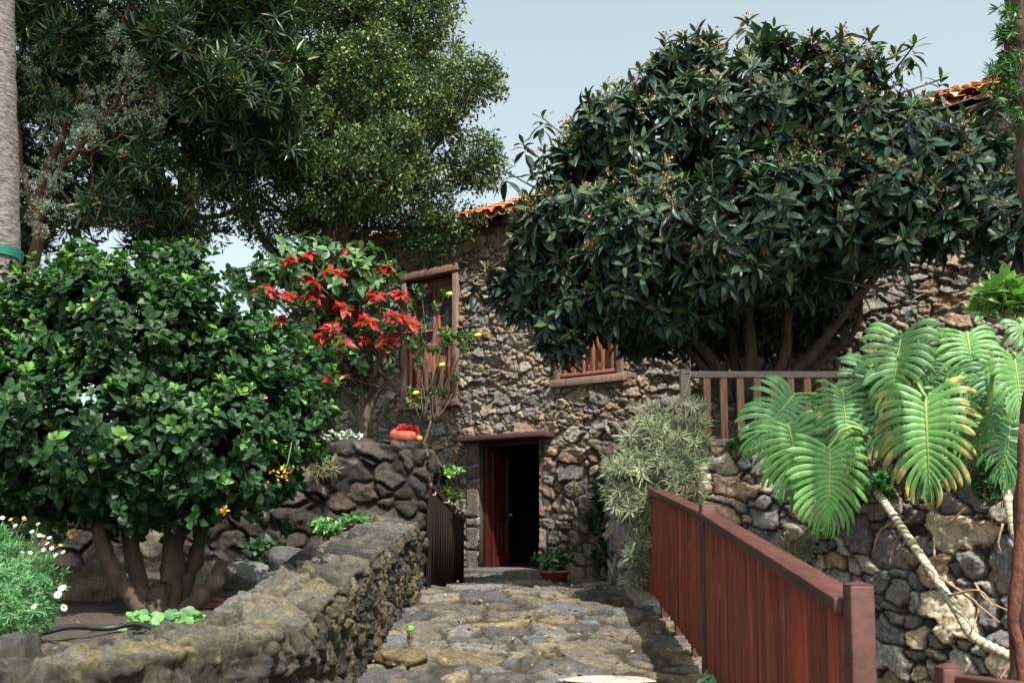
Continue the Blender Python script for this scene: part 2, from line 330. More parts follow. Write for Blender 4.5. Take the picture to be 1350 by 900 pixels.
def pathz(y):
    y = np.asarray(y, float); a = -.92 + .093 * y
    k = np.clip((y - 9.2) / 1.4, 0, 1); k = k * k * (3 - 2 * k)
    return a * (1 - k) + 0.0 * k
def strip(name, poly, z0, z1, thick, res, fld, seed, mat, parent=None, inner=.6, rnd=.05, zoff=0.0):
    """wall along a polyline; the visible face lies to the RIGHT of travel... normal = (dy,-dx)"""
    P = np.array(poly, float); seg = np.linalg.norm(np.diff(P, axis=0), axis=1); L = np.concatenate([[0], np.cumsum(seg)])
    n = max(2, int(L[-1] / res) + 1); s = np.linspace(0, L[-1], n)
    X = np.interp(s, L, P[:, 0]); Y = np.interp(s, L, P[:, 1])
    k = max(1, int(.10 / res)); ker = np.ones(2 * k + 1) / (2 * k + 1)
    def sm(a): 
        e = np.concatenate([2 * a[0] - a[k:0:-1], a, 2 * a[-1] - a[-2:-k - 2:-1]]); return np.convolve(e, ker, 'valid')
    X = sm(X); Y = sm(Y)
    tx = np.gradient(X); ty = np.gradient(Y); tl = np.hypot(tx, ty); nx = ty / tl; ny = -tx / tl
    Z0 = np.array([z0(x, y) for x, y in zip(X, Y)]) if callable(z0) else np.full(n, z0)
    Z1 = np.array([z1(x, y) for x, y in zip(X, Y)]) if callable(z1) else np.full(n, z1)
    H = float(np.max(Z1 - Z0)); nf = int(H / res) + 1; nt_ = int(thick / res) + 1; nb = int(inner / (res * 2)) + 1
    V = []; 
    off = np.concatenate([np.zeros(nf), -np.linspace(0, thick, nt_ + 1)[1:], np.full(nb, -thick)])       # offset along normal
    hf = np.linspace(0, 1, nf)
    vv = np.concatenate([np.linspace(-H, 0, nf), np.linspace(0, thick, nt_ + 1)[1:], thick + np.linspace(0, inner, nb + 1)[1:]])
    Z = np.concatenate([Z0[:, None] + (Z1 - Z0)[:, None] * hf[None], np.repeat(Z1[:, None], nt_, 1), Z1[:, None] - np.linspace(0, inner, nb + 1)[1:][None]], 1)
    no = np.concatenate([np.ones(nf), np.zeros(nt_), -np.ones(nb)]); nz = np.concatenate([np.zeros(nf), np.ones(nt_), np.zeros(nb)])
    # round the two edges
    kk = max(1, int(rnd / res)); k2 = np.ones(2 * kk + 1) / (2 * kk + 1)
    no = np.convolve(np.pad(no, kk, 'edge'), k2, 'valid'); nz = np.convolve(np.pad(nz, kk, 'edge'), k2, 'valid')
    U = np.repeat(s[:, None], len(vv), 1); VV = np.repeat(vv[None], n, 0)
    h, c = fld(U, VV, np.repeat(nz[None], n, 0))
    h = h + zoff + (fbm(U * 1.7, VV * 1.7, seed + 70, 3) - .45) * .08
    PX = X[:, None] + nx[:, None] * off[None] + nx[:, None] * no[None] * h; PY = Y[:, None] + ny[:, None] * off[None] + ny[:, None] * no[None] * h
    PZ = Z + nz[None] * h
    Vx = np.stack([PX, PY, PZ], -1).reshape(-1, 3)
    return mesh_obj(name, Vx, [grid_faces(n, len(vv))[:, ::1]], mat, parent, c.reshape(-1, 3), None, True)

# ground sheet
g = MB(); gx = np.array([-300, -60, -15, -5, 0, 5, 15, 60, 300.])
n = len(gx); gv = np.array([[x, y, -1.02] for x in gx for y in gx + 5]); g.add(gv, grid_faces(n, n))
props(g.build('ground', M['ground']), kind='structure')

# cobbled path (real stones)
def make_path():
    res = .0125; y = np.arange(2.2, 13.9, res); x = np.arange(-1.4, 1.75, res)
    X, Y = np.meshgrid(x, y, indexing='ij')
    h, c = stone_field(X, Y, .225, 1.0, 31, .85, .033, PAL_PATH, (.03, .024, .013), .017, .030, .40, .30, 5, (.17, .135, .06))
    # moss in the joints and drifts
    Z = pathz(Y) + h + (fbm(X * 1.3, Y * 1.3, 61, 3) - .45) * .07
    sl = np.clip((X - 1.5) / .25, 0, 1); Z = Z - sl ** 2 * .5
    V = np.stack([X, Y, Z], -1).reshape(-1, 3)
    props(mesh_obj('path', V, [grid_faces(len(x), len(y))], M['stone'], None, c.reshape(-1, 3), None, True), kind='structure')
make_path()

# soil of the garden bed and the two terraces
def soil(name, xs, ys, zf, mat, seed):
    X, Y = np.meshgrid(np.arange(*xs), np.arange(*ys), indexing='ij')
    Z = zf(X, Y) + (fbm(X * 4, Y * 4, seed, 5) - .45) * .07
    V = np.stack([X, Y, Z], -1).reshape(-1, 3)
    return props(mesh_obj(name, V, [grid_faces(X.shape[0], X.shape[1])], mat, None, None, None, True), kind='structure')
def bedx(X, Y): return np.minimum(.12, .12 + 0 * X)
def bed():
    # garden bed follows the back of the parapet
    ys = np.arange(1.0, 10.1, .04); fr = np.linspace(0, 1, 160)
    PYs = [9.87, 6.42, 5.35, 4.75, 4.2, 3.6, 1.0]; PXs = [-1.3, -1.4, -1.38, -1.45, -1.9, -2.8, -4.0]
    xr = np.interp(ys, PYs[::-1], PXs[::-1]); X = xr[None] + (-10 - xr[None]) * (fr[:, None] ** 1.5); Y = np.repeat(ys[None], len(fr), 0)
    Z = .135 + (Y - 5) * .012 + (fbm(X * 5, Y * 5, 3, 5) - .45) * .10
    V = np.stack([X, Y, Z], -1).reshape(-1, 3)
    props(mesh_obj('garden_soil', V, [grid_faces(*X.shape)], M['soil'], None, None, None, True), kind='structure')
bed()
soil('terrace_soil', (-12, -1.15, .1), (10.1, 24, .1), lambda X, Y: 1.42 + 0 * X, M['soil'], 12)
def right_terrace():
    P = [(1.45, 9.25), (2.7, 9.2), (3.9, 7.4), (4.8, 6.2), (12, 5), (12, 9), (8.4, 6.5)]
    m = MB(); ring = [(1.42, 9.25), (2.75, 9.2), (3.95, 7.5), (4.9, 6.35), (9.5, 5.2)]; back = [HP(1.9, 0, -.1)[:2], HP(3.3, 0, -.1)[:2], HP(5.4, 0, -.1)[:2], HP(7.2, 0, -.1)[:2], HP(12, 0, -.1)[:2]]
    V = []
    for a, b in zip(ring, back):
        for k in range(12): q = np.array(a) + (np.array(b) - np.array(a)) * k / 11; V.append([q[0], q[1], 1.27 + .02 * math.sin(k * 3 + q[0] * 5)])
    m.add(V, grid_faces(5, 12)); props(m.build('upper_terrace_soil', M['soil'], smooth=True), kind='structure')
right_terrace()

# low parapet wall on the left of the path
def ptop(x, y): return float(np.interp(y, [0, 3.27, 4.56, 5.35, 6.42, 9.87, 12], [.19, .20, .195, .268, .367, .688, .70]))
def fld_parapet(u, v, nz):
    h1, c1 = stone_field(u, v, .12, .60, 81, .6, .05, [(.038, .035, .033), (.055, .05, .042), (.028, .028, .028), (.08, .066, .045), (.10, .08, .05)], (.04, .034, .024), .014, .03, .4, .42, 8, (.15, .12, .045))  # face stones darkened to paint in deep shade; golden lichen is their own
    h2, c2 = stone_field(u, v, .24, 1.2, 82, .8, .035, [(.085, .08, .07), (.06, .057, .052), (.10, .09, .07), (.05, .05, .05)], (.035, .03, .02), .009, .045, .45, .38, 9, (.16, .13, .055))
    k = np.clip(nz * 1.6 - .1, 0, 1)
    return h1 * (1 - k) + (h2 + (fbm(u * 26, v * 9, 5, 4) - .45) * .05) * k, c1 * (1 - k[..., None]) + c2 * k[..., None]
par = [(-4.6, 2.2), (-3.0, 2.68), (-1.70, 3.25), (-1.25, 3.62), (-1.02, 4.1), (-.965, 4.56), (-.985, 5.35), (-1.0, 6.42), (-.97, 8.2), (-.93, 9.86)]
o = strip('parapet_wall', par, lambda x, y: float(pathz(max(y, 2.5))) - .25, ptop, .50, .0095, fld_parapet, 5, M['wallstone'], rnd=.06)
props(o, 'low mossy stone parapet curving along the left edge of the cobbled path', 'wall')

# retaining wall of the left terrace, facing the camera, returning towards the house
def fld_left(u, v, nz): return stone_field(u, v, .21, 1.2, 91, .9, .06, PAL_DARK_SHADED, (.016, .013, .011), .012, .05, .4, .12, 2, (.16, .15, .12))
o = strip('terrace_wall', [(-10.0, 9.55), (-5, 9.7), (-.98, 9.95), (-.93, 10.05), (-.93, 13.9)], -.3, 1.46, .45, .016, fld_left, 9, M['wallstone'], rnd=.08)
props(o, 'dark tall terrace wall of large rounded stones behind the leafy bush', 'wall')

# retaining wall on the right
def fld_right(u, v, nz): return stone_field(u, v, .20, 1.35, 191, .85, .06, PAL_RET, (.04, .034, .03), .009, .055, .45, .1, 4, (.3, .24, .14))
rw = [(1.12, 12.5), (1.17, 9.2), (1.22, 9.12), (2.75, 9.0), (3.9, 7.3), (4.8, 6.1), (9.5, 5.0)]
o = strip('retaining_wall', rw, -1.1, 1.30, .4, .0125, fld_right, 19, M['stone'], rnd=.07)
props(o, 'sunlit retaining wall of grey and tan rubble under the big split leaves', 'wall')

# ------------------------------------------------------------------ the stone house
house = empty('stone_house', HP(0, 0), 'rustic rubble stone house with orange tiled roof and an open dark doorway', 'house')
T0, T1, ZT = -4.4, 11.0, 4.66
def rect(l, t, r, b):       # photo rectangle -> wall rectangle
    a0, z0 = TZ(l, (t + b) / 2); a1, _ = TZ(r, (t + b) / 2); m = (l + r) / 2
    return a0, a1, TZ(m, b)[1], TZ(m, t)[1]
D = rect(633, 580, 713, 750); W1 = rect(533, 357, 606, 537); W2 = rect(733, 325, 823, 506)
# openings: hole, slightly inside the outer frame
holes = [(D[0], D[1], -.1, D[3]), (W1[0] + .06, W1[1] - .06, W1[2] + .06, W1[3] - .06), (W2[0] + .06, W2[1] - .06, W2[2] + .06, W2[3] - .06)]
def house_wall():
    res = .0125; t = np.arange(T0, T1, res); z = np.arange(-.2, ZT + .02, res)
    U, V = np.meshgrid(t, z, indexing='ij')
    hA, cA = stone_field(U, V, .15, 1.75, 1, .75, .030, PAL_HOUSE, (.085, .07, .055), .006, .032, .42)
    hB, cB = stone_field(U, V, .19, 1.3, 2, .75, .035, [(.17, .13, .10), (.21, .15, .11), (.14, .13, .125), (.25, .16, .10), (.18, .16, .14)], (.045, .036, .03), .014, .04, .28)
    # lower right of the door: bigger browner stones
    k = np.clip((1.9 - V + (fbm(U * 2, V * 2, 77, 2) - .4) * 1.4) * 2.5, 0, 1) * np.clip((U + .1) * 3, 0, 1) * np.clip((3.2 - U) * 1, 0, 1)
    k = (k > .5).astype(float)
    h = hA * (1 - k) + hB * k; c = cA * (1 - k[..., None]) + cB * k[..., None]
    h = h + (fbm(U * .9, V * .9, 44, 3) - .45) * .07
    # squared jamb stones beside the door
    jl = ((U > D[0] - .2) & (U < D[0]) & (V < D[3])); jr = ((U < D[1] + .02) & (U > D[1]) & (V < D[3]))
    j = jl | jr; jv = V / .34 + .3 * np.sin(np.floor(V / .34) * 9); e = np.abs((jv % 1) - .5)
    jh = .035 * np.clip((.5 - e) * 14, 0, 1) + (fbm(U * 16, V * 16, 9, 4) - .45) * .02
    jb = hsh(np.floor(jv), jl * 1.0, 4)
    jc = (np.array([.12, .11, .105])[None, None] * (1 - jb[..., None]) + np.array([.21, .15, .11]) * jb[..., None]) * (.4 + 1.2 * fbm(U * 20, V * 20, 15, 4))[..., None]
    mo = (np.clip((e - .47) * 60, 0, 1) * jl * (U > D[0] - .1))[..., None]
    jc = jc * (1 - mo) + np.array([.6, .58, .54]) * mo
    h = np.where(j, jh + .01, h); c = np.where(j[..., None], jc, c)
    q = HO[None, None] + HD * U[..., None] + HN * h[..., None]
    P = np.concatenate([q, V[..., None]], -1)
    keep = np.ones((len(t) - 1, len(z) - 1), bool); um = (t[:-1] + res / 2)[:, None]; vm = (z[:-1] + res / 2)[None]
    for a, b, c0, d0 in holes: keep &= ~((um > a) & (um < b) & (vm > c0) & (vm < d0))
    return mesh_obj('wall', P.reshape(-1, 3), [grid_faces(len(t), len(z), keep)], M['stone'], house, c.reshape(-1, 3), None, True)
house_wall()
m = MB()        # side, back walls and reveals
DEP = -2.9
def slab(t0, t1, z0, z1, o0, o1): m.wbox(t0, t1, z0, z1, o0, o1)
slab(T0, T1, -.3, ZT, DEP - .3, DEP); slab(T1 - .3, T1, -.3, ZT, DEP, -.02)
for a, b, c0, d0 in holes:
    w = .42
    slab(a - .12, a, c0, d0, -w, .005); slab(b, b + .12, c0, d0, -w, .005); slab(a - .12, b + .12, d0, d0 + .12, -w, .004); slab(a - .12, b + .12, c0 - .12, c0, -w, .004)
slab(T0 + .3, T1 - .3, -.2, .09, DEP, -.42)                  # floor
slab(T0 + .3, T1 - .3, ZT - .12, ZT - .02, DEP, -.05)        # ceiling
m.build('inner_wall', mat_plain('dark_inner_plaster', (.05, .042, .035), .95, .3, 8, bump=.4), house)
# left gable end in the same rubble
def gable():
    res = .02; s = np.arange(-.0, 3.2, res); z = np.arange(-.2, ZT + .02, res); U, V = np.meshgrid(s, z, indexing='ij')
    h, c = stone_field(U, V, .14, 1.7, 7, .62, .042, PAL_HOUSE, (.05, .045, .036), .011, .03, .3)
    q = (HO + HD * T0)[None, None] - HN * U[..., None] - HD * h[..., None]
    mesh_obj('wall', np.concatenate([q, V[..., None]], -1).reshape(-1, 3), [grid_faces(len(s), len(z))[:, ::-1]], M['stone'], house, c.reshape(-1, 3), None, True)
gable()
# roof of barrel tiles
def roof():
    pit = math.tan(R(24)); m = MB(); sp = .20; n = 7; ang = np.linspace(0, np.pi, n)
    tt = T0 - .2
    while tt < T1 + .2:
        for r in range(6):
            o0 = .24 - r * .42; L = .50
            j = random.uniform(-.012, .012); col = np.array(random.choice([(.42, .17, .07), (.50, .23, .10), (.36, .13, .06), (.46, .26, .14), (.30, .12, .07)])) * random.uniform(1.0, 1.35)
            for (off, dome, dz) in ((0, 1, .045), (sp / 2, -1, .02)):
                V = []
                for (o, w, zz) in ((o0, .098, .028), (o0 - L, .082, 0)):
                    for thick in (0, .014):
                        for a in ang:
                            ww = w - thick
                            V.append(HP(tt + off + j + math.cos(a) * ww, ZT + .06 + (.24 - o) * pit + dz + zz + dome * math.sin(a) * ww * .62, o))
                V = np.array(V); Q = []
                for i in range(n - 1):
                    Q += [[i, i + 1, 2 * n + i + 1, 2 * n + i], [n + i, 3 * n + i, 3 * n + i + 1, n + i + 1], [i, n + i, n + i + 1, i + 1]]
                m.add(V, Q, c=col * (1 if dome > 0 else .7))
        tt += sp
    rf = m.build('roof', M['tile'], house, smooth=False)
    m = MB(); o1 = .15; z0 = ZT - .02
    m.hexa([HP(T0 - .1, z0, o1), HP(T1 + .1, z0, o1), HP(T1 + .1, z0 + 2.3 * pit, o1 - 2.3), HP(T0 - .1, z0 + 2.3 * pit, o1 - 2.3),
            HP(T0 - .1, z0 + .05, o1), HP(T1 + .1, z0 + .05, o1), HP(T1 + .1, z0 + .05 + 2.3 * pit, o1 - 2.3), HP(T0 - .1, z0 + .05 + 2.3 * pit, o1 - 2.3)])
    m.hexa([HP(T0 - .1, z0 + 2.3 * pit, o1 - 2.305), HP(T1 + .1, z0 + 2.3 * pit, o1 - 2.305), HP(T1 + .1, ZT - .1, -3.4), HP(T0 - .1, ZT - .1, -3.4),
            HP(T0 - .1, z0 + .1 + 2.3 * pit, o1 - 2.305), HP(T1 + .1, z0 + .1 + 2.3 * pit, o1 - 2.305), HP(T1 + .1, ZT, -3.4), HP(T0 - .1, ZT, -3.4)])
    m.build('roof_deck', M['lintel'], rf)
    m = MB()                       # lighter gable fill under the roof
    m.add([HP(T0 + .02, ZT, 0), HP(T0 + .02, ZT, -3.2), HP(T0 + .02, ZT + 2.2 * pit, -2.2)], T=[[0, 1, 2]]); m.build('gable_infill', M['plaster'], house)
roof()

def window(rc, label):
    t0, t1, z0, z1 = rc; m = MB(); fw = .085
    m.wbox(t0, t0 + fw, z0 + fw, z1 - fw, -.06, .07); m.wbox(t1 - fw, t1, z0 + fw, z1 - fw, -.06, .07)
    m.wbox(t0 - .05, t1 + .03, z0 - .01, z0 + fw, -.06, .085); m.wbox(t0 - .02, t1 + .02, z1 - fw, z1 + .015, -.06, .085)
    win = m.build('window', M['frame'], house, bevel=.006); win['label'] = label
    a, b = t0 + fw, t1 - fw; mid = (a + b) / 2; zs = z0 + .55 * (z1 - z0) * .85; zb = z0 + fw + .1
    ob = -.10
    for s, (l, r) in enumerate(((a + .005, mid - .004), (mid + .004, b - .005))):
        m = MB(); st = .062; top = z1 - fw - .13
        m.wbox(l, l + st, zb, top, ob - .04, ob); m.wbox(r - st, r, zb, top, ob - .04, ob)
        m.wbox(l + st, r - st, top - .07, top, ob - .04, ob - .002); m.wbox(l + st, r - st, zb, zb + .08, ob - .04, ob - .002)
        m.wbox(l + st, r - st, zs - .06, zs + .03, ob - .04, ob - .002)
        m.wbox(l + st, r - st, zb + .08, zs - .06, ob - .032, ob - .018)
        for k in range(1, 4):
            zz = zs + .03 + (top - .07 - zs - .03) * k / 4; m.wbox(l + st, r - st, zz - .013, zz + .013, ob - .036, ob - .006)
        m.build('casement', M['winwood'], win, bevel=.004)
        m = MB(); m.wbox(l + st, r - st, zs + .03, top - .07, ob - .026, ob - .020); m.build('pane', M['glass'], win)
    m = MB(); m.wbox(a, b, z1 - fw - .13, z1 - fw, ob - .04, ob - .01); m.build('transom', M['winwood'], win)
    for q in ((z0 + fw + .07, z0 + fw + .1, ob - .05, ob - .01), (zs - .07, zs - .03, .0, .045), (z0 + fw + .03, z0 + fw + .07, .0, .045)):
        m = MB(); m.wbox(a, b, *q); m.build('rail', M['winwood'], win, bevel=.003)
    nb = 6
    for k in range(nb):
        c = a + (b - a) * (k + .5) / nb; m = MB(); m.wbox(c - .018, c + .018, z0 + fw + .07, zs - .07, .006, .04); m.build('baluster', M['winwood'], win, bevel=.003)
window(W1, 'tall reddish window left of the doorway, behind the lemon shrub')
window(W2, 'reddish window right of the doorway, half covered by dark leaves')
# door: lintel, frame, open leaf, step
m = MB(); la, lz = TZ(612, 570); lb, _ = TZ(731, 562)
m.wbox(la, lb, D[3] - .0, D[3] + .055, -.3, .26); m.wbox(la + .06, lb - .06, D[3] + .055, D[3] + .075, -.3, .2)
m.build('door_lintel', M['lintel'], house, bevel=.006)
m = MB(); m.wbox(D[0], D[0] + .07, .09, D[3], -.18, -.06); m.wbox(D[1] - .05, D[1], .09, D[3], -.18, -.06); m.wbox(D[0] + .07, D[1] - .05, D[3] - .06, D[3], -.18, -.061)
df = m.build('door_frame', M['door'], house, bevel=.004)
def door_leaf():
    # leaf swung inwards on the left jamb
    hx = HP(D[0] + .09, 0, -.14)[:2]; ang = R(94); dv = HD * math.cos(ang) - HN * math.sin(ang); nv = HN * math.cos(ang) + HD * math.sin(ang)
    def P(s, z, o): q = hx + dv * s + nv * o; return (q[0], q[1], z)
    def bx(m, s0, s1, z0, z1, o0, o1): m.hexa([P(s0, z0, o1), P(s1, z0, o1), P(s1, z0, o0), P(s0, z0, o0), P(s0, z1, o1), P(s1, z1, o1), P(s1, z1, o0), P(s0, z1, o0)])
    m = MB(); w = .42; H = D[3] - .1; b = .11
    bx(m, 0, .09, b, H, -.02, .02); bx(m, w - .09, w, b, H, -.02, .02)
    for z, hh in ((b, .14), (.72, .13), (H - .1, .1)): bx(m, .09, w - .09, z, z + hh, -.02, .018)
    bx(m, .09, w - .09, b + .14, .72, -.01, .004)
    for k in range(4): s = .12 + k * .085; bx(m, s, s + .055, b + .17, .69, .004, .012)
    bx(m, .09, w - .09, .85, H - .1, -.01, .004)
    for k in (1, 2): z = .85 + (H - .95) * k / 3; bx(m, .09, w - .09, z - .02, z + .02, -.012, .014)
    lf = m.build('door', M['door'], house, bevel=.004); lf['label'] = 'panelled red door leaf standing open inwards'
    m = MB(); q = P(w - .05, .80, .02); m.tube([q, np.array(q) + np.array([*(nv * .05), 0])], .015, 8); m.build('handle', M['metal'], lf)
door_leaf()
m = MB(); m.wbox(D[0] - .15, D[1] + .1, -.05, .09, -.3, .30); m.wbox(D[0] - .02, D[1] + .02, .09, .10, -.44, .1); m.build('doorstep', mat_plain('step_stone', (.10, .09, .085), .9, .4, 12, bump=.5), house, bevel=.015)

# ------------------------------------------------------------------ red fence on the right of the path
def red_fence():
    A = np.array([1.245, 9.2]); B = np.array([1.215, 6.2]); C = np.array([1.02, 2.96])
    tops = [1.05, .765, .466]; P = [A, B, C]
    root = empty('wooden_fence', (1.2, 6.2, -.34), 'reddish brown slatted wooden fence running down the right edge of the path', 'fence')
    for i in range(3):
        m = MB(); w = [.045, .045, .036][i]; x, y = P[i]; zt = tops[i] + (.035 if i else .0)
        m.box(x - w, y - w, float(pathz(y)) - .15, x + w, y + w, zt, (.5, .5, .5))
        if i: m.add([(x - w - .0, y - w, zt), (x + w, y - w, zt), (x + w, y + w, zt), (x - w, y + w, zt), (x, y, zt + .012)], T=[[0, 1, 4], [1, 2, 4], [2, 3, 4], [3, 0, 4]])
        m.build('post', M['fencecap'], root, bevel=.006)
    for i in range(2):
        a, b = P[i], P[i + 1]; za, zb = tops[i] - .035, tops[i + 1] - .035; d = (b - a) / np.linalg.norm(b - a); nn = np.array([-d[1], d[0]]) 
        if nn[0] > 0: nn = -nn
        L = np.linalg.norm(b - a)
        def pt(s, z, o): q = a + d * s + nn * o; return (q[0], q[1], z)
        def zl(s): return za + (zb - za) * s / L
        m = MB(); s0, s1 = (.0 if i == 0 else .046), L - .046
        def bar(m, s0, s1, lo, hi, o0, o1, c=None): m.hexa([pt(s0, zl(s0) + lo, o0), pt(s1, zl(s1) + lo, o0), pt(s1, zl(s1) + lo, o1), pt(s0, zl(s0) + lo, o1), pt(s0, zl(s0) + hi, o0), pt(s1, zl(s1) + hi, o0), pt(s1, zl(s1) + hi, o1), pt(s0, zl(s0) + hi, o1)], c)
        bar(m, s0 - (.05 if i == 0 else 0), s1, -.024, .024, -.045, .060); m.build('cap_rail', M['fencecap'], root, bevel=.004)
        m = MB(); bar(m, s0, s1, -.915, -.83, -.03, .005); m.build('bottom_rail', M['fencecap'], root, bevel=.006)
        m = MB(); s = s0 + .004
        while s < s1 - .04:
            w = random.uniform(.045, .062); k = random.uniform(.28, .68); dz = random.uniform(-.012, .012); o = random.uniform(-.003, .003)
            bar(m, s, min(s + w, s1), -.90 + dz, -.03, .006 + o, .028 + o, (k, k * random.uniform(.9, 1.1), k)); s += w + random.uniform(.013, .022)
        bar(m, s0, s1, -.13, -.07, -.03, .004)
        m.build('slats', M['fence'], root, bevel=.004)
        ns = 4 if i == 0 else 5
        for k in range(1, ns):
            s = L * k / ns; m = MB(); q = a + d * s - nn * .045; z = float(pathz(q[1])); m.box(q[0] - .03, q[1] - .03, z - .15, q[0] + .03, q[1] + .03, zl(s) - .75); m.build('leg', M['fencecap'], root, bevel=.004)
red_fence()
# near handrail at the bottom right
def near_rail():
    a = W(1252, 884, 2.1); b = W(1420, 905, 1.7); root = empty('handrail', (a[0], a[1], -.9), 'short purplish brown handrail with a square post in the bottom right corner', 'handrail')
    m = MB(); m.box(a[0] - .024, a[1] - .024, -.95, a[0] + .024, a[1] + .024, a[2] + .008); m.add([(a[0] - .024, a[1] - .024, a[2] + .008), (a[0] + .024, a[1] - .024, a[2] + .008), (a[0] + .024, a[1] + .024, a[2] + .008), (a[0] - .024, a[1] + .024, a[2] + .008), (a[0], a[1], a[2] + .018)], T=[[0, 1, 4], [1, 2, 4], [2, 3, 4], [3, 0, 4]])
    m.build('post', M['fencecap'], root, bevel=.004)
    m = MB(); m.beam(a + np.array([.024, -.005, -.022]), b + np.array([0, 0, -.02]), .05, .03); m.build('rail', M['fencecap'], root, bevel=.004)
    m = MB(); m.box(b[0] - .03, b[1] - .03, -.95, b[0] + .03, b[1] + .03, b[2] - .04); m.build('post', M['fencecap'], root, bevel=.004)
near_rail()

# weathered railing on the right terrace
def railing():
    Y = 9.15; z0 = W(930, 583, Y)[2]; zt = W(930, 494, Y)[2]; xl = W(903, 500, Y)[0]; xr = W(1225, 500, Y)[0]
    root = empty('terrace_railing', (xl, Y, 1.3), 'weathered grey railing with orange brown balusters on the upper terrace', 'railing')
    for x in (xl, xr):
        m = MB(); m.box(x - .045, Y - .045, 1.2, x + .045, Y + .045, zt + .05); m.build('post', M['greywood'], root, bevel=.008)
    for z, h in ((zt, .03), (z0, .032)):
        m = MB(); m.box(xl + .045, Y - .035, z - h, xr - .045, Y + .035, z + h); m.build('rail', M['greywood'], root, bevel=.006)
    n = 13
    for k in range(n):
        x = xl + .045 + (xr - xl - .09) * (k + 1) / (n + 1); m = MB(); kk = random.uniform(.4, .6); m.box(x - .032, Y - .022, z0 + .032, x + .032, Y + .022, zt - .03, (kk, kk, kk)); m.build('baluster', M['balwood'], root, bevel=.003)
    m = MB(); P = [(xl + .05, Y - .05, zt + .02), (xl + .0, Y - .055, zt - .15), (xl - .04, Y - .04, zt - .3), (xl - .09, Y - .02, zt - .5)]
    m.tube(spline(P, 14), .007, 6); m.tube(spline([(xl - .05, Y + .05, zt + .0), (xl, Y - .055, zt + .015), (xl + .05, Y - .05, zt + .02)], 8), .007, 6)
    props(m.build('rope', M['rope'], smooth=True), 'thin pale rope tied round the corner post of the railing', 'rope')
railing()

# dark plank side gate against the left terrace wall
def side_gate():
    a = W(566, 640, 10.2); b = W(609, 686, 11.6); root = empty('plank_gate', (b[0], b[1], 0), 'very dark plank barrier with a sloping handrail left of the doorway', 'gate')
    d = b - a; m = MB(); nB = 14
    for k in range(nB):
        p = a + d * (k / nB); q = a + d * ((k + .93) / nB); n2 = np.array([.02, .004, 0]); kk = random.uniform(.35, .6)
        m.hexa([(p[0], p[1], -.02), (q[0], q[1], -.02), (q[0] + n2[0], q[1], -.02), (p[0] + n2[0], p[1], -.02), p + [0, 0, -.04], q + [0, 0, -.04], q + n2 + [0, 0, -.04], p + n2 + [0, 0, -.04]], (kk, kk, kk))
    m.build('planks', M['darkwood'], root)
    m = MB(); m.beam(a, b, .06, .045); m.build('handrail', M['door'], root, bevel=.006)
    for p in (a, b): m = MB(); m.box(p[0] - .025, p[1] - .025, -.05, p[0] + .025, p[1] + .025, p[2] - .01); m.build('post', M['darkwood'], root, bevel=.004)
    for k, (px, py) in enumerate(((564, 652), (582, 662), (592, 675))):
        c = W(px, py, 10.25 + k * .45); c[0] += .03; m = MB(); m.tube([c + [0, 0, .0], c + [.05, 0, 0], c + [.05, 0, .03]], .004, 6); m.tube([c, c + [-.02, .03, 0]], .004, 6); m.build('bracket', M['white'], root)
side_gate()

# ================================================================== vegetation
def leaf_tpl(width, nseg=4, fold=.18, droop=.25, peak=.45, tip=1.3):
    """unit length leaf along +Y: (V, Q, uv)"""
    V = []; UV = []
    for i in range(nseg + 1):
        t = i / nseg
        w = width * .5 * (math.sin(math.pi * t ** (math.log(.5) / math.log(peak))) ** (.8)) if 0 < t < 1 else .004
        z = -droop * t * t
        V += [(-w, t, z + fold * w), (0, t, z), (w, t, z + fold * w)]; UV += [(-1, t), (0, t), (1, t)]
    Q = []
    for i in range(nseg):
        a = i * 3; Q += [[a, a + 1, a + 4, a + 3], [a + 1, a + 2, a + 5, a + 4]]
    return np.array(V), np.array(Q), np.array(UV)
def unit(a): return a / (np.linalg.norm(a, axis=-1, keepdims=True) + 1e-9)
def scatter(name, tpl, pos, ydir, zdir, scale, color, mat, parent=None, bendvar=.0, vcol=None, smooth=True):
    V, Q, UV = tpl; N = len(pos)
    y = unit(ydir); x = unit(np.cross(y, zdir)); z = np.cross(x, y)
    s = np.asarray(scale)[:, None, None]
    T = np.repeat(V[None], N, 0).copy()
    if bendvar: T[:, :, 2] -= (rng.uniform(-.3, 1, N) * bendvar)[:, None] * T[:, :, 1] ** 2
    P = pos[:, None] + s * (T[..., 0:1] * x[:, None] + T[..., 1:2] * y[:, None] + T[..., 2:3] * z[:, None])
    C = np.repeat(color[:, None], len(V), 1)
    if vcol is not None: C = vcol(C, UV)
    F_ = (Q[None] + (np.arange(N) * len(V))[:, None, None]).reshape(-1, Q.shape[1])
    return mesh_obj(name, P.reshape(-1, 3), [F_], mat, parent, C.reshape(-1, 3), np.tile(UV, (N, 1)), smooth)
def lobes_px(L):
    out = []
    for l in L:
        px, py, Y, r = l[:4]; rz = l[4] if len(l) > 4 else r; ry = l[5] if len(l) > 5 else r
        out.append((W(px, py, Y), np.array([r, ry, rz])))
    return out
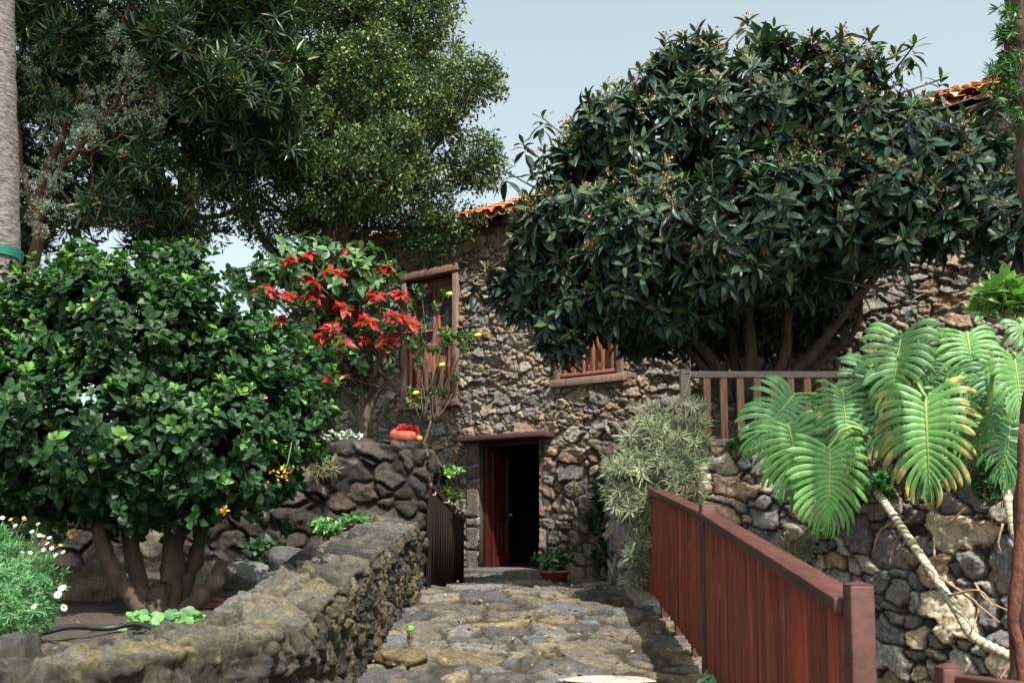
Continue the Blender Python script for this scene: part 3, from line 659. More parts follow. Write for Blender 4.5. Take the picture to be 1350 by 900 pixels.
def crown(lobes, n, shell=(.72, 1.08), keep=.78, bias=.0, ok=None):
    """random shoots: position + outward direction, spread through the outer volume of overlapping lobes"""
    A = np.array([l[1].mean() ** 2 for l in lobes]); A = A / A.sum(); idx = rng.choice(len(lobes), n * 3, p=A)
    d = unit(rng.normal(size=(n * 3, 3))); r = rng.uniform(shell[0] ** 3, shell[1] ** 3, n * 3) ** (1 / 3)
    # lumpy outline
    lump = fbm(d[:, 0] * 2.2 + idx * 7.1 + 20, d[:, 2] * 2.2 + d[:, 1] * 2.2 + 20, 5, 3)
    r = r * (.80 + .45 * lump)
    c = np.array([l[0] for l in lobes])[idx]; rad = np.array([l[1] for l in lobes])[idx]
    p = c + d * rad * r[:, None]; out = unit(d / rad)
    k = np.ones(len(p), bool)
    for i, (cc, rr) in enumerate(lobes):
        inside = np.linalg.norm((p - cc) / rr, axis=1) < keep
        k &= ~(inside & (idx != i))
    if bias: k &= ~((out[:, 1] > .3) & (rng.uniform(size=len(p)) < bias))
    if ok is not None: k &= ok(p)
    p = p[k][:n]; return p, out[k][:n], idx[k][:n]
def sub(L, k, fr=(.32, .5), flat=.75):
    out = []
    for c, rad in L:
        for _ in range(k):
            d = unit(rng.normal(size=3)); q = rng.uniform(*fr); r2 = np.full(3, rad.mean()) * q; r2[2] *= flat
            out.append((c + d * rad * (1.0 - q * .75), r2))
    return out
def front_of_house(mrg=.12): return lambda p: (((p[:, :2] - HO) @ HN) > mrg) | (p[:, 2] > ZT + 1.0)
def rosettes(p, out, nl, up=.5, spread=(.5, 1.3), lift=None):
    """nl leaves around each shoot axis. returns pos, ydir, zdir, shoot index, ring fraction"""
    n = len(p); ax = unit(out + np.array([0, 0, up]) + rng.normal(size=(n, 3)) * .25)
    ref = unit(rng.normal(size=(n, 3))); a = unit(np.cross(ax, ref)); b = np.cross(ax, a)
    k = np.arange(nl); ang = k[None] * 2.39996 + rng.uniform(0, 6.28, n)[:, None] + rng.normal(size=(n, nl)) * .2
    f = (k / max(1, nl - 1))[None] * np.ones((n, 1))
    el = spread[0] + (spread[1] - spread[0]) * (1 - f) + rng.normal(size=(n, nl)) * .15      # angle away from axis, inner leaves upright
    rad = np.cos(ang)[..., None] * a[:, None] + np.sin(ang)[..., None] * b[:, None]
    yd = np.cos(el)[..., None] * ax[:, None] + np.sin(el)[..., None] * rad
    zd = np.sin(el)[..., None] * ax[:, None] - np.cos(el)[..., None] * rad
    zd = zd + rng.normal(size=zd.shape) * .18
    return ax, yd.reshape(-1, 3), zd.reshape(-1, 3), np.repeat(np.arange(n), nl), f.reshape(-1)
def pick(cols, n, v=.2):
    cols = np.array(cols); return cols[rng.integers(0, len(cols), n)] * rng.uniform(1 - v, 1 + v, (n, 1))
def branches(m, base, targets, r0, r1, wob=.12, n=9, c=None, lift=.35, seg=7):
    for t in targets:
        t = np.array(t, float); b = np.array(base, float); mid = b + (t - b) * .5 + np.array([*(rng.normal(size=2) * wob), lift * np.linalg.norm(t - b) * .2])
        q = b + (t - b) * .22 + rng.normal(size=3) * wob * .35
        P = spline([b, q, mid, t], n); m.tube(P, np.linspace(r0, r1, n), seg, c, .08)

# ---------------- big glossy bush in the left garden bed
def bush():
    base = W(205, 822, 6.0); base[2] = .1
    root = empty('leafy_bush', base, 'large round glossy green bush with several bare trunks in the left garden bed', 'bush')
    L = lobes_px([(60, 495, 6.3, .68, .56), (195, 458, 6.2, .68, .56), (298, 500, 6.2, .42, .42), (130, 560, 6.1, .72, .52), (285, 575, 6.1, .60, .50), (-90, 570, 6.5, .75, .75), (160, 520, 6.6, .85, .66), (375, 520, 6.3, .32, .42), (225, 360, 6.3, .25, .22), (115, 375, 6.3, .26, .24), (150, 640, 6.1, .55, .28), (10, 560, 6.0, .5, .5)])
    p, out, idx = crown([(c, q * .93) for c, q in L] + sub(L, 4, (.3, .45), .9), 4700, (.66, 1.14), .68, .4); nl = 8
    q1, o1, _ = crown(L, 330, (1.08, 1.32), .95, .4); p = np.vstack([p, q1]); out = np.vstack([out, o1])
    ax, yd, zd, si, f = rosettes(p, out, nl, .7, (.35, 1.35))
    n = len(si); base_c = pick([(.022, .060, .020), (.016, .048, .020), (.028, .075, .022), (.024, .066, .024)], len(p), .3)
    young = (rng.uniform(size=len(p)) < .26) & (out[:, 2] > -.3)
    c = base_c[si]; y = (young[si] & (f > .45))
    c[y] = pick([(.10, .22, .04), (.075, .18, .04), (.14, .26, .05)], y.sum(), .2)
    od = rng.uniform(size=n) < .0012; c[od] = (.5, .42, .08)
    pos = p[si] - ax[si] * (.07 * (1 - f))[:, None] + rng.normal(size=(n, 3)) * .008
    sc_ = (.042 + .036 * (1 - f)) * rng.uniform(.75, 1.25, n)
    scatter('foliage', leaf_tpl(.74, 4, .25, .18, .56), pos, yd, zd, sc_, c, M['leaf'], root, .35)
    m = MB()
    k = rng.choice(len(p), 600, replace=False)
    for i in k:
        a = p[i] - out[i] * rng.uniform(.2, .45); m.tube([a, (a + p[i]) / 2 + rng.normal(size=3) * .03, p[i]], [.007, .005, .003], 4)
    m.build('twigs', M['bark'], root)
    m = MB()
    def trunk(pts, r): P = spline([W(*q) for q in pts], 22); P += rng.normal(size=P.shape) * .006; m.tube(P, np.linspace(r[0] * .8, r[1] * .72, 22) * rng.uniform(.88, 1.12, 22), 12, None, .10)
    trunk([(205, 828, 6.0), (168, 780, 5.95), (140, 730, 5.9), (128, 660, 6.0), (110, 560, 6.2)], (.075, .045))
    trunk([(205, 828, 6.1), (185, 770, 6.1), (170, 700, 6.1), (175, 620, 6.2), (190, 520, 6.3)], (.08, .045))
    trunk([(215, 828, 6.15), (225, 770, 6.2), (230, 700, 6.2), (240, 600, 6.3), (235, 480, 6.4)], (.11, .07))
    trunk([(215, 828, 6.05), (262, 790, 6.0), (285, 765, 6.0), (290, 740, 6.1)], (.075, .05))
    trunk([(225, 815, 6.2), (255, 740, 6.3), (280, 650, 6.4), (310, 560, 6.4)], (.07, .04))
    trunk([(208, 836, 6.02), (207, 800, 6.06), (214, 770, 6.14)], (.12, .07))
    m.build('trunk', M['bark'], root, smooth=True)
bush()
for (px, py, r) in ((375, 622, .022), (297, 671, .022), (96, 703, .026)):
    m = MB(); c = W(px, py, 5.55 if px > 200 else 5.4); V = []
    pass
# yellow blossoms on the bush
def blossoms():
    t, q, uv = leaf_tpl(.8, 2, .3, -.3)
    for i, (px, py, lab) in enumerate(((375, 622, 'cluster of orange yellow petals low on the right edge of the bush'), (296, 672, 'lone pale yellow bloom hanging under the bush above the stone wall'), (96, 703, 'round yellow flower bud hanging left of the bush trunks'))):
        c = W(px, py, 5.7); n = 26; d = unit(rng.normal(size=(n, 3)) + [0, -.4, 0]); pos = np.repeat(c[None], n, 0) + d * .006 + (rng.normal(size=(n, 3)) * .03 * np.array([1, .5, 1]) if i == 0 else 0)
        o = scatter('blossom', (t, q, uv), pos, d, rng.normal(size=(n, 3)), np.full(n, .026 if i else .022), pick([(.75, .45, .03), (.75, .55, .12)], n), M['petal'])
        props(o, lab, 'flower')
        m = MB(); m.tube([c, c + [.01, .04, .06], c + [.02, .1, .2]], [.004, .004, .004], 5); m.build('stalk', mat_plain('stalk_green', (.05, .12, .04)), o)
blossoms()

# ---------------- loquat tree
def loquat():
    base = W(990, 505, 9.85); base[2] = 1.27
    root = empty('loquat_tree', base, 'broad tree with long dark drooping leaves and tan buds above the terrace railing', 'tree')
    L = lobes_px([(768, 268, 9.6, .70, .60), (715, 345, 9.7, .38, .36), (850, 190, 9.5, .70, .58), (985, 170, 9.2, .74, .66), (800, 195, 9.5, .5, .42), (870, 120, 9.4, .34, .34), (1110, 165, 9.0, .66, .58), (1195, 215, 8.7, .62, .62), (1285, 235, 8.5, .48, .50), (1330, 280, 8.3, .35, .42), (1000, 300, 8.9, .95, .70), (850, 330, 9.3, .72, .72), (1140, 285, 8.6, .62, .45), (745, 400, 9.7, .42, .42), (740, 450, 9.7, .25, .22), (795, 410, 9.6, .34, .26), (760, 345, 9.6, .4, .36), (830, 290, 9.4, .5, .45), (850, 420, 9.6, .35, .28), (690, 390, 9.8, .22, .2), (900, 430, 10.2, .55, .35), (1000, 420, 10.3, .6, .4), (1075, 400, 10.0, .5, .35), (960, 380, 10.2, .6, .4), (1200, 300, 8.5, .36, .28), (705, 300, 9.7, .26, .26), (920, 95, 9.3, .32, .38), (1010, 90, 9.1, .34, .34), (1090, 80, 9.0, .28, .26), (900, 400, 9.4, .55, .4), (660, 375, 9.9, .16, .14), (1050, 350, 9.1, .45, .3)])
    ok = front_of_house(.2)
    Lb = L; L = [(c, q * .80) for c, q in L] + sub(L, 6, (.30, .50), .85); p, out, idx = crown(L, 2250, (.72, 1.28), .70, .35, ok)
    # hand placed shoots sticking out of the outline
    ex = np.array([W(*q) for q in [(985, 28, 9.2), (900, 50, 9.3), (878, 55, 9.3), (1145, 50, 9.), (1205, 60, 8.8), (1240, 105, 8.7), (715, 155, 9.6), (790, 130, 9.6), (940, 60, 9.3), (1060, 60, 9.), (1110, 45, 9.), (1295, 125, 8.5), (1310, 130, 8.4), (640, 355, 9.9), (665, 225, 9.7), (1270, 310, 8.4), (1200, 395, 8.4), (1190, 340, 8.3), (625, 370, 9.9), (1030, 55, 9.1), (1180, 75, 8.9), (820, 115, 9.6), (690, 190, 9.7)]])
    p = np.vstack([p, ex]); out = np.vstack([out, np.tile([0, -.3, 1.], (len(ex), 1))])
    nl = 12; ax, yd, zd, si, f = rosettes(p, out, nl, .55, (.55, 1.75)); n = len(si)
    yd = unit(yd + np.array([0, 0, -.35]) * (1 - f)[:, None])          # older leaves hang
    c = pick([(.018, .050, .030), (.014, .040, .026), (.024, .062, .034), (.018, .046, .032)], len(p), .25)[si]
    yg = f > .8; c[yg] = pick([(.07, .13, .05), (.09, .12, .05), (.05, .11, .05)], yg.sum())
    br = rng.uniform(size=n) < .008; c[br] = pick([(.3, .3, .12), (.25, .15, .06)], br.sum())
    pos = p[si] - ax[si] * (.12 * (1 - f))[:, None]
    sc_ = (.115 + .09 * (1 - f)) * rng.uniform(.8, 1.25, n)
    scatter('foliage', leaf_tpl(.33, 6, .30, .22, .55), pos, yd, zd, sc_, c, M['loquat'], root, .4)
    # bud clusters
    k = np.where((out[:, 2] > -.2) & (rng.uniform(size=len(p)) < .5))[0]; nb = 16
    d = unit(rng.normal(size=(len(k) * nb, 3)) + [0, 0, .6]); pp = np.repeat(p[k] + ax[k] * .04, nb, 0) + d * rng.uniform(.01, .06, (len(k) * nb, 1))
    cc = pick([(.32, .18, .09), (.24, .12, .06), (.42, .28, .14)], len(pp))
    scatter('buds', leaf_tpl(.7, 2, .5, -.3), pp, d, rng.normal(size=d.shape), rng.uniform(.018, .034, len(pp)), cc, M['silver'], root)
    m = MB()
    for i in range(len(p)):
        if rng.uniform() < .45 or i >= len(p) - len(ex):
            l = .9 if i >= len(p) - len(ex) else rng.uniform(.25, .55); a = p[i] - (out[i] * .8 + np.array([0, 0, .3])) * l
            if i >= len(p) - len(ex): a = p[i] + unit(np.array([.9, 9.4, 3.6]) - p[i]) * .75
            m.tube([a, (a + p[i]) / 2 + rng.normal(size=3) * .04, p[i]], [.014, .010, .007], 5)
    m.build('twigs', M['barkgrey'], root)
    m = MB()
    def tr(pts, a, b): P = spline([W(*q) for q in pts], 16); m.tube(P, np.linspace(a, b, 16), 9, None, .08)
    tr([(960, 530, 9.85), (945, 485, 9.8), (915, 440, 9.7), (900, 390, 9.6), (850, 300, 9.5)], .07, .03)
    tr([(965, 530, 9.9), (925, 480, 9.85), (880, 430, 9.8), (820, 390, 9.8), (760, 330, 9.7)], .055, .022)
    tr([(985, 530, 9.8), (990, 470, 9.7), (985, 400, 9.5), (990, 300, 9.3), (1000, 200, 9.2)], .075, .03)
    tr([(1005, 530, 9.75), (1035, 470, 9.6), (1040, 410, 9.4), (1080, 330, 9.1), (1110, 220, 9.)], .065, .028)
    tr([(1010, 530, 9.7), (1060, 480, 9.5), (1105, 425, 9.2), (1150, 370, 8.9), (1220, 290, 8.6)], .06, .025)
    tr([(1105, 425, 9.2), (1135, 385, 8.9), (1180, 345, 8.7), (1250, 300, 8.5)], .035, .015)
    tr([(1015, 530, 9.8), (1090, 470, 9.6), (1130, 430, 9.4), (1135, 360, 9.2)], .045, .02)
    tr([(975, 530, 9.9), (965, 450, 9.9), (940, 380, 9.8), (900, 250, 9.7)], .06, .025)
    tr([(990, 540, 9.85), (988, 500, 9.8), (1000, 470, 9.75)], .12, .07)
    c0 = np.array([W(*q) for q in [(850, 300, 9.5), (760, 330, 9.7), (1000, 200, 9.2), (1110, 220, 9.), (1220, 290, 8.6), (900, 250, 9.7), (920, 400, 9.6), (1040, 400, 9.4)]])
    for i in range(46):
        t = p[rng.integers(len(p))]; b = c0[np.argmin(np.linalg.norm(c0 - t, axis=1))]; branches(m, b, [t], .02, .008, .08, 7, seg=5)
    m.build('trunk', M['barkgrey'], root, smooth=True)
loquat()

# ---------------- fine leaved tree in the middle
def fine_tree():
    base = W(430, 585, 11.8); base[2] = 1.4
    root = empty('tree', base, 'tall tree with tiny bright green leaves overhanging the left end of the tiled roof', 'tree')
    L = lobes_px([(470, 50, 11.7, .95, .8), (420, 200, 11.4, .5, .4), (560, 150, 11.3, .4, .3), (540, 20, 11.7, .55, .6), (520, 120, 11.4, .75, .55), (420, 130, 11.6, .8, .7), (600, 120, 11.5, .45, .42), (625, 105, 11.4, .34, .26), (545, 190, 11.3, .85, .5), (450, 210, 11.2, .8, .6), (600, 215, 11.5, .48, .3), (630, 235, 11.6, .28, .25), (520, 270, 11.5, .85, .36), (400, 280, 11.7, .75, .42), (370, 60, 12.0, .8, .9), (350, 180, 12.0, .6, .7), (590, 285, 11.6, .35, .2), (300, 240, 12.4, .5, .45), (340, -60, 12.1, 1.1, .8), (470, -60, 11.8, .7, .6), (560, 60, 11.6, .5, .45), (575, 322, 11.8, .28, .10), (545, 300, 11.7, .5, .2)])
    ok = lambda p: (((p[:, :2] - HO) @ HN) > .1) | (p[:, 2] > ZT + .25)
    L0 = L; L = sub(L, 8); p, out, idx = crown(L, 15500, (.75, 1.1), .7, .25, ok)
    nl = 9; n0 = len(p); si = np.repeat(np.arange(n0), nl); n = len(si)
    # sprays of small leaves along a short twig
    tw = unit(out + [0, 0, .35] + rng.normal(size=(n0, 3)) * .5); f = np.tile(np.linspace(0, 1, nl), n0)
    pos = p[si] + tw[si] * (f * .16)[:, None] + rng.normal(size=(n, 3)) * .025
    yd = unit(tw[si] * .5 + rng.normal(size=(n, 3)) * .7); zd = rng.normal(size=(n, 3)) * .6 + [0, 0, 1]
    c = pick([(.050, .095, .034), (.040, .080, .032), (.065, .11, .04), (.032, .065, .028)], n0, .25)[si]
    hi = (rng.uniform(size=n0) < .33)[si]; c[hi] = pick([(.17, .20, .075), (.13, .17, .06)], hi.sum())
    scatter('foliage', leaf_tpl(.5, 2, .3, .1), pos, yd, zd, rng.uniform(.042, .068, n), c, M['fine'], root)
    m = MB()
    tr = lambda pts, a, b: m.tube(spline([W(*q) for q in pts], 16), np.linspace(a, b, 16), 8, None, .08)
    tr([(430, 600, 11.8), (425, 450, 11.8), (435, 330, 11.7), (460, 200, 11.6), (480, 60, 11.7)], .15, .06)
    tr([(425, 450, 11.8), (390, 370, 11.8), (345, 310, 11.9), (320, 230, 12.0)], .09, .03)
    for l in L0: branches(m, W(440, 330, 11.6), [l[0]], .05, .015, .15, 9, seg=6)
    for i in rng.choice(len(p), 200, replace=False):
        c0 = L[idx[i]][0]; branches(m, c0, [p[i]], .016, .005, .06, 5, seg=4)
    m.build('trunk', M['barkgrey'], root, smooth=True)
fine_tree()

# ---------------- narrow leaved tree with lichen, upper left
def narrow_tree():
    base = W(35, 600, 10.4); base[2] = 1.42
    root = empty('tree', base, 'dark tree with long narrow leaves and pale lichen on its branches behind the palm trunk', 'tree')
    L = lobes_px([(100, 60, 9.7, .35, .25), (230, 60, 9.6, .4, .3), (60, 130, 9.7, .22, .2), (190, 200, 9.6, .3, .25), (290, 120, 9.7, .4, .3), (130, 260, 9.8, .35, .25), (60, 40, 10.4, .9, .7), (180, 20, 10.2, .9, .7), (300, 50, 10.4, .8, .7), (110, 120, 10.6, .75, .55), (340, 110, 10.6, .6, .6), (230, 130, 10.7, .6, .5), (-60, 120, 10.6, .9, .9), (290, 190, 10.8, .55, .45), (180, 230, 10.9, .6, .5), (90, 270, 10.8, .45, .35), (200, 300, 10.9, .6, .3), (10, 220, 10.8, .6, .6), (-60, 300, 11, .8, .6), (120, -90, 10.5, 1.3, .9), (330, -80, 10.5, 1., .8), (370, 200, 10.9, .4, .4), (40, 320, 10.9, .4, .35)])
    L0 = L; L = sub(L, 6, (.4, .6)); p, out, idx = crown(L, 3000, (.6, 1.1), .6, .2)
    nl = 16; ax, yd, zd, si, f = rosettes(p, out, nl, .6, (.4, 1.6)); n = len(si)
    c = pick([(.022, .052, .022), (.018, .042, .02), (.034, .07, .026), (.04, .08, .028)], len(p), .25)[si]
    hi = rng.uniform(size=n) < .05; c[hi] = pick([(.22, .2, .06), (.12, .16, .06)], hi.sum())
    pos = p[si] - ax[si] * (.09 * (1 - f))[:, None]
    scatter('foliage', leaf_tpl(.14, 3, .2, .15), pos, yd, zd, rng.uniform(.13, .21, n), c, M['narrow'], root, .35)
    m = MB(); tips = []
    def tr(pts, a, b): P = spline([W(*q) for q in pts], 18); P += rng.normal(size=P.shape) * .012; m.tube(P, np.linspace(a * .55, b * .5, 18), 9, None, .15); tips.append(P)
    tr([(30, 620, 10.4), (42, 400, 10.3), (50, 300, 10.2), (58, 235, 10.2), (75, 190, 10.2), (95, 150, 10.1)], .14, .06)
    tr([(50, 300, 10.2), (68, 240, 10.1), (100, 200, 10.0), (140, 150, 10.), (175, 100, 10.0)], .07, .035)
    tr([(50, 300, 10.2), (30, 220, 10.3), (20, 120, 10.3), (40, 20, 10.3)], .08, .03)
    tr([(95, 150, 10.1), (120, 100, 10.0), (150, 60, 10.), (170, 5, 10.)], .05, .02)
    tr([(140, 150, 10.), (180, 130, 9.9), (205, 128, 9.9), (240, 120, 9.9), (275, 90, 10)], .035, .015)
    tr([(100, 200, 10.0), (150, 185, 9.9), (200, 150, 9.9), (215, 160, 9.9)], .03, .012)
    tr([(58, 235, 10.2), (90, 260, 10.1), (110, 290, 10.1), (150, 300, 10.1), (200, 290, 10.2)], .03, .01)
    tr([(120, 200, 10.0), (122, 240, 10.0), (118, 290, 10.)], .02, .01)
    tr([(205, 128, 9.9), (180, 60, 9.9), (165, 15, 9.9)], .03, .015)
    tr([(140, 150, 10), (135, 90, 10), (100, 40, 10)], .03, .015)
    for i in rng.choice(len(p), 130, replace=False): branches(m, L[idx[i]][0], [p[i]], .018, .006, .12, 6, seg=4)
    m.build('trunk', M['barkred'], root, smooth=True)
    # lichen tufts along the branches
    P = []; 
    for (px, py, r, k) in [(120, 130, 40, 55), (180, 90, 35, 60), (150, 60, 35, 35), (100, 170, 35, 45), (200, 75, 25, 30), (60, 130, 30, 25), (190, 150, 25, 30), (215, 120, 25, 30), (165, 200, 14, 10), (60, 260, 26, 35), (65, 225, 18, 18), (120, 155, 25, 25), (70, 50, 18, 15), (240, 60, 25, 18), (40, 80, 20, 15), (55, 290, 18, 14), (130, 20, 20, 12)]:
        for _ in range(k): P.append(W(px + rng.normal() * r * .6, py + rng.normal() * r * .6, 9.95 + rng.uniform(-.25, .35)))
    P = np.array(P); nb = 30; st = unit(rng.normal(size=(len(P), 3)) + [.6, 0, -.5]); q = np.repeat(P, nb, 0); f = rng.uniform(-1, 1, (len(q), 1))
    d = unit(rng.normal(size=q.shape) + [0, 0, -.3]); q = q + np.repeat(st, nb, 0) * f * .06 + rng.normal(size=q.shape) * .012 
    scatter('lichen', leaf_tpl(.3, 2, .3, .3), q, d, rng.normal(size=q.shape), rng.uniform(.02, .045, len(q)), pick([(.36, .41, .31), (.27, .33, .23), (.44, .48, .38)], len(q)), M['silver'], root)
narrow_tree()

# ---------------- trees continuing behind and beside (seen as dark depth, they shade the doorway)
def back_tree(name_label, lobes, n, leafw, size, cols, basepx, zb):
    base = W(*basepx); base[2] = zb
    root = empty('tree', base, name_label, 'tree')
    L = lobes_px(lobes); p, out, idx = crown(L, n, (.5, 1.1), .5, .2)
    nl = 9; ax, yd, zd, si, f = rosettes(p, out, nl, .5, (.4, 1.5)); m_ = len(si)
    scatter('foliage', leaf_tpl(leafw, 2, .3, .15), p[si] + rng.normal(size=(m_, 3)) * .04, yd, zd, rng.uniform(.75, 1.25, m_) * size, pick(cols, m_), M['fine'], root)
    m = MB(); m.tube(spline([base, base + (L[0][0] - base) * .5 + [.15, 0, 0], L[0][0]], 12), np.linspace(.16, .07, 12), 8, None, .1)
    for l in L: branches(m, base + (L[0][0] - base) * .6, [l[0]], .05, .02, .15, 8, seg=5)
    m.build('trunk', M['barkgrey'], root, smooth=True)
back_tree('dark shadowy tree filling the gap behind the two upper left trees', [(250, 60, 13.5, 1.3, 1.1), (120, 120, 13.5, 1.2, 1.0), (330, 130, 14, 1.0, .9), (10, 60, 13.5, 1.3, 1.3), (200, 220, 13.5, 1.0, .7), (390, 150, 14, .7, .9), (60, 260, 13.5, 1.0, .7), (430, 290, 14.2, .5, .5), (250, 300, 13.6, .5, .3)], 2600, .4, .12, [(.03, .06, .025), (.04, .08, .03)], (210, 560, 13.5), 1.4)

# ---------------- palm trunk at the left edge
def palm():
    b = W(2, 740, 7.6); b[2] = .1; t = W(-10, -700, 7.6); root = empty('palm_trunk', b, 'straight pale grey palm trunk rising along the left edge of the photo', 'palm')
    P = np.linspace(b, t, 90); P[:, 0] = np.interp(P[:, 2], [W(0, 370, 7.6)[2], W(0, 0, 7.6)[2]], [W(1, 370, 7.6)[0], W(-8, 0, 7.6)[0]])
    P[:, 0] = P[0, 0] + (P[:, 2] - P[0, 2]) * (W(-9, 0, 7.6)[0] - W(-1, 370, 7.6)[0]) / (W(0, 0, 7.6)[2] - W(0, 370, 7.6)[2]); P[:, 0] += W(-3, 370, 7.6)[0] - np.interp(W(0, 370, 7.6)[2], P[:, 2], P[:, 0])
    rr = .178 - (P[:, 2] - .1) * .003 + .006 * rng.uniform(-1, 1, 90); m = MB(); m.tube(P, rr, 18, None, .03); m.build('trunk', M['palm'], root, smooth=True)
    z = W(0, 332, 7.6)[2]; x = np.interp(z, P[:, 2], P[:, 0]); m = MB(); a = np.linspace(0, 2 * np.pi, 33)
    V = [(x + .187 * math.cos(q), 7.6 + .187 * math.sin(q), z + dz + math.cos(q) * -.02) for dz in (-.04, .035) for q in a]; m.add(V, [[i, i + 1, 34 + i, 33 + i] for i in range(32)])
    props(m.build('tape_band', M['green']), 'dark green band wrapped round the grey palm trunk', 'band')
    # fronds far above the frame
    m = []
    tt, qq, uu = leaf_tpl(.05, 3, .1, .2); top = P[-1]; pos = []; yd = []; zd = []
    for k in range(30):
        an = k * 2.4; el = -.1 + .9 * ((k * 7) % 9) / 9; d = np.array([math.cos(an) * math.cos(el), math.sin(an) * math.cos(el), math.sin(el)]); side = unit(np.cross(d, [0, 0, 1.]))
        for j in range(44):
            s = .3 + 2.5 * j / 44; q = top + d * s + np.array([0, 0, -.22 * s * s])
            for sg in (-1, 1): pos.append(q); yd.append(side * sg + d * .6 - np.array([0, 0, .3 + .2 * s])); zd.append([0, 0, 1.])
    scatter('fronds', (tt, qq, uu), np.array(pos), np.array(yd), np.array(zd), np.full(len(pos), .6), pick([(.05, .12, .04)], len(pos)), M['narrow'], root)
palm()

# ---------------- conifer trunk at the right edge, with ferny moss
def right_trunk():
    pts = [(1368, 1050, 5.6), (1371, 900, 5.6), (1380, 700, 5.6), (1392, 500, 5.7), (1395, 350, 5.7), (1378, 180, 5.7), (1366, 60, 5.7), (1368, -80, 5.7), (1372, -500, 5.7)]
    P = spline([W(*q) for q in pts], 60); P[0, 2] = -1.02
    root = empty('tree', P[0], 'thick rough brown tree trunk with green sprigs cut off by the right edge', 'tree')
    m = MB(); m.tube(P, .165 + .012 * np.sin(np.arange(60) * 1.3), 20, None, .05); m.build('trunk', M['trunkr'], root, smooth=True)
    q = []; 
    for (px, py, r, k) in [(1330, 40, 8, 26), (1326, 90, 9, 36), (1332, 120, 9, 26), (1334, 75, 8, 14), (1331, 15, 7, 14), (1345, 150, 10, 14)]:
        for _ in range(k): q.append(W(px + rng.normal() * r, py + rng.normal() * r, 5.6 + rng.uniform(-.08, .1)))
    q = np.array(q); nb = 14; s = np.repeat(np.arange(len(q)), nb); d = unit(rng.normal(size=(len(s), 3)) + [-.7, 0, -.3])
    scatter('sprigs', leaf_tpl(.16, 3, .2, .3), q[s], d, rng.normal(size=d.shape), rng.uniform(.03, .075, len(s)), pick([(.05, .12, .03), (.03, .08, .025), (.08, .16, .045)], len(s)), M['fine'], root)
    m = MB(); m.tube(spline([W(*q) for q in [(1352, 560, 5.45), (1350, 640, 5.42), (1345, 720, 5.42), (1338, 790, 5.43), (1336, 825, 5.45), (1345, 860, 5.45), (1350, 930, 5.45)]], 20), np.linspace(.036, .028, 20), 8, None, .12)
    props(m.build('vine_stem', mat_bark('red_bark', (.05, .016, .010), (.19, .065, .035), (22, 22, 14)), smooth=True), 'rusty red bare stem standing against the right edge tree trunk', 'stem')
    # crown far above the frame
    L = [(P[-1] + np.array([.2, .2, .4]), np.array([1.3, 1.3, 1.0]))]; p, out, _ = crown(L, 500, (.3, 1.1)); ax, yd, zd, si, f = rosettes(p, out, 10, .4)
    scatter('foliage', leaf_tpl(.12, 2), p[si], yd, zd, np.full(len(si), .14), pick([(.04, .09, .03)], len(si)), M['narrow'], root)
right_trunk()

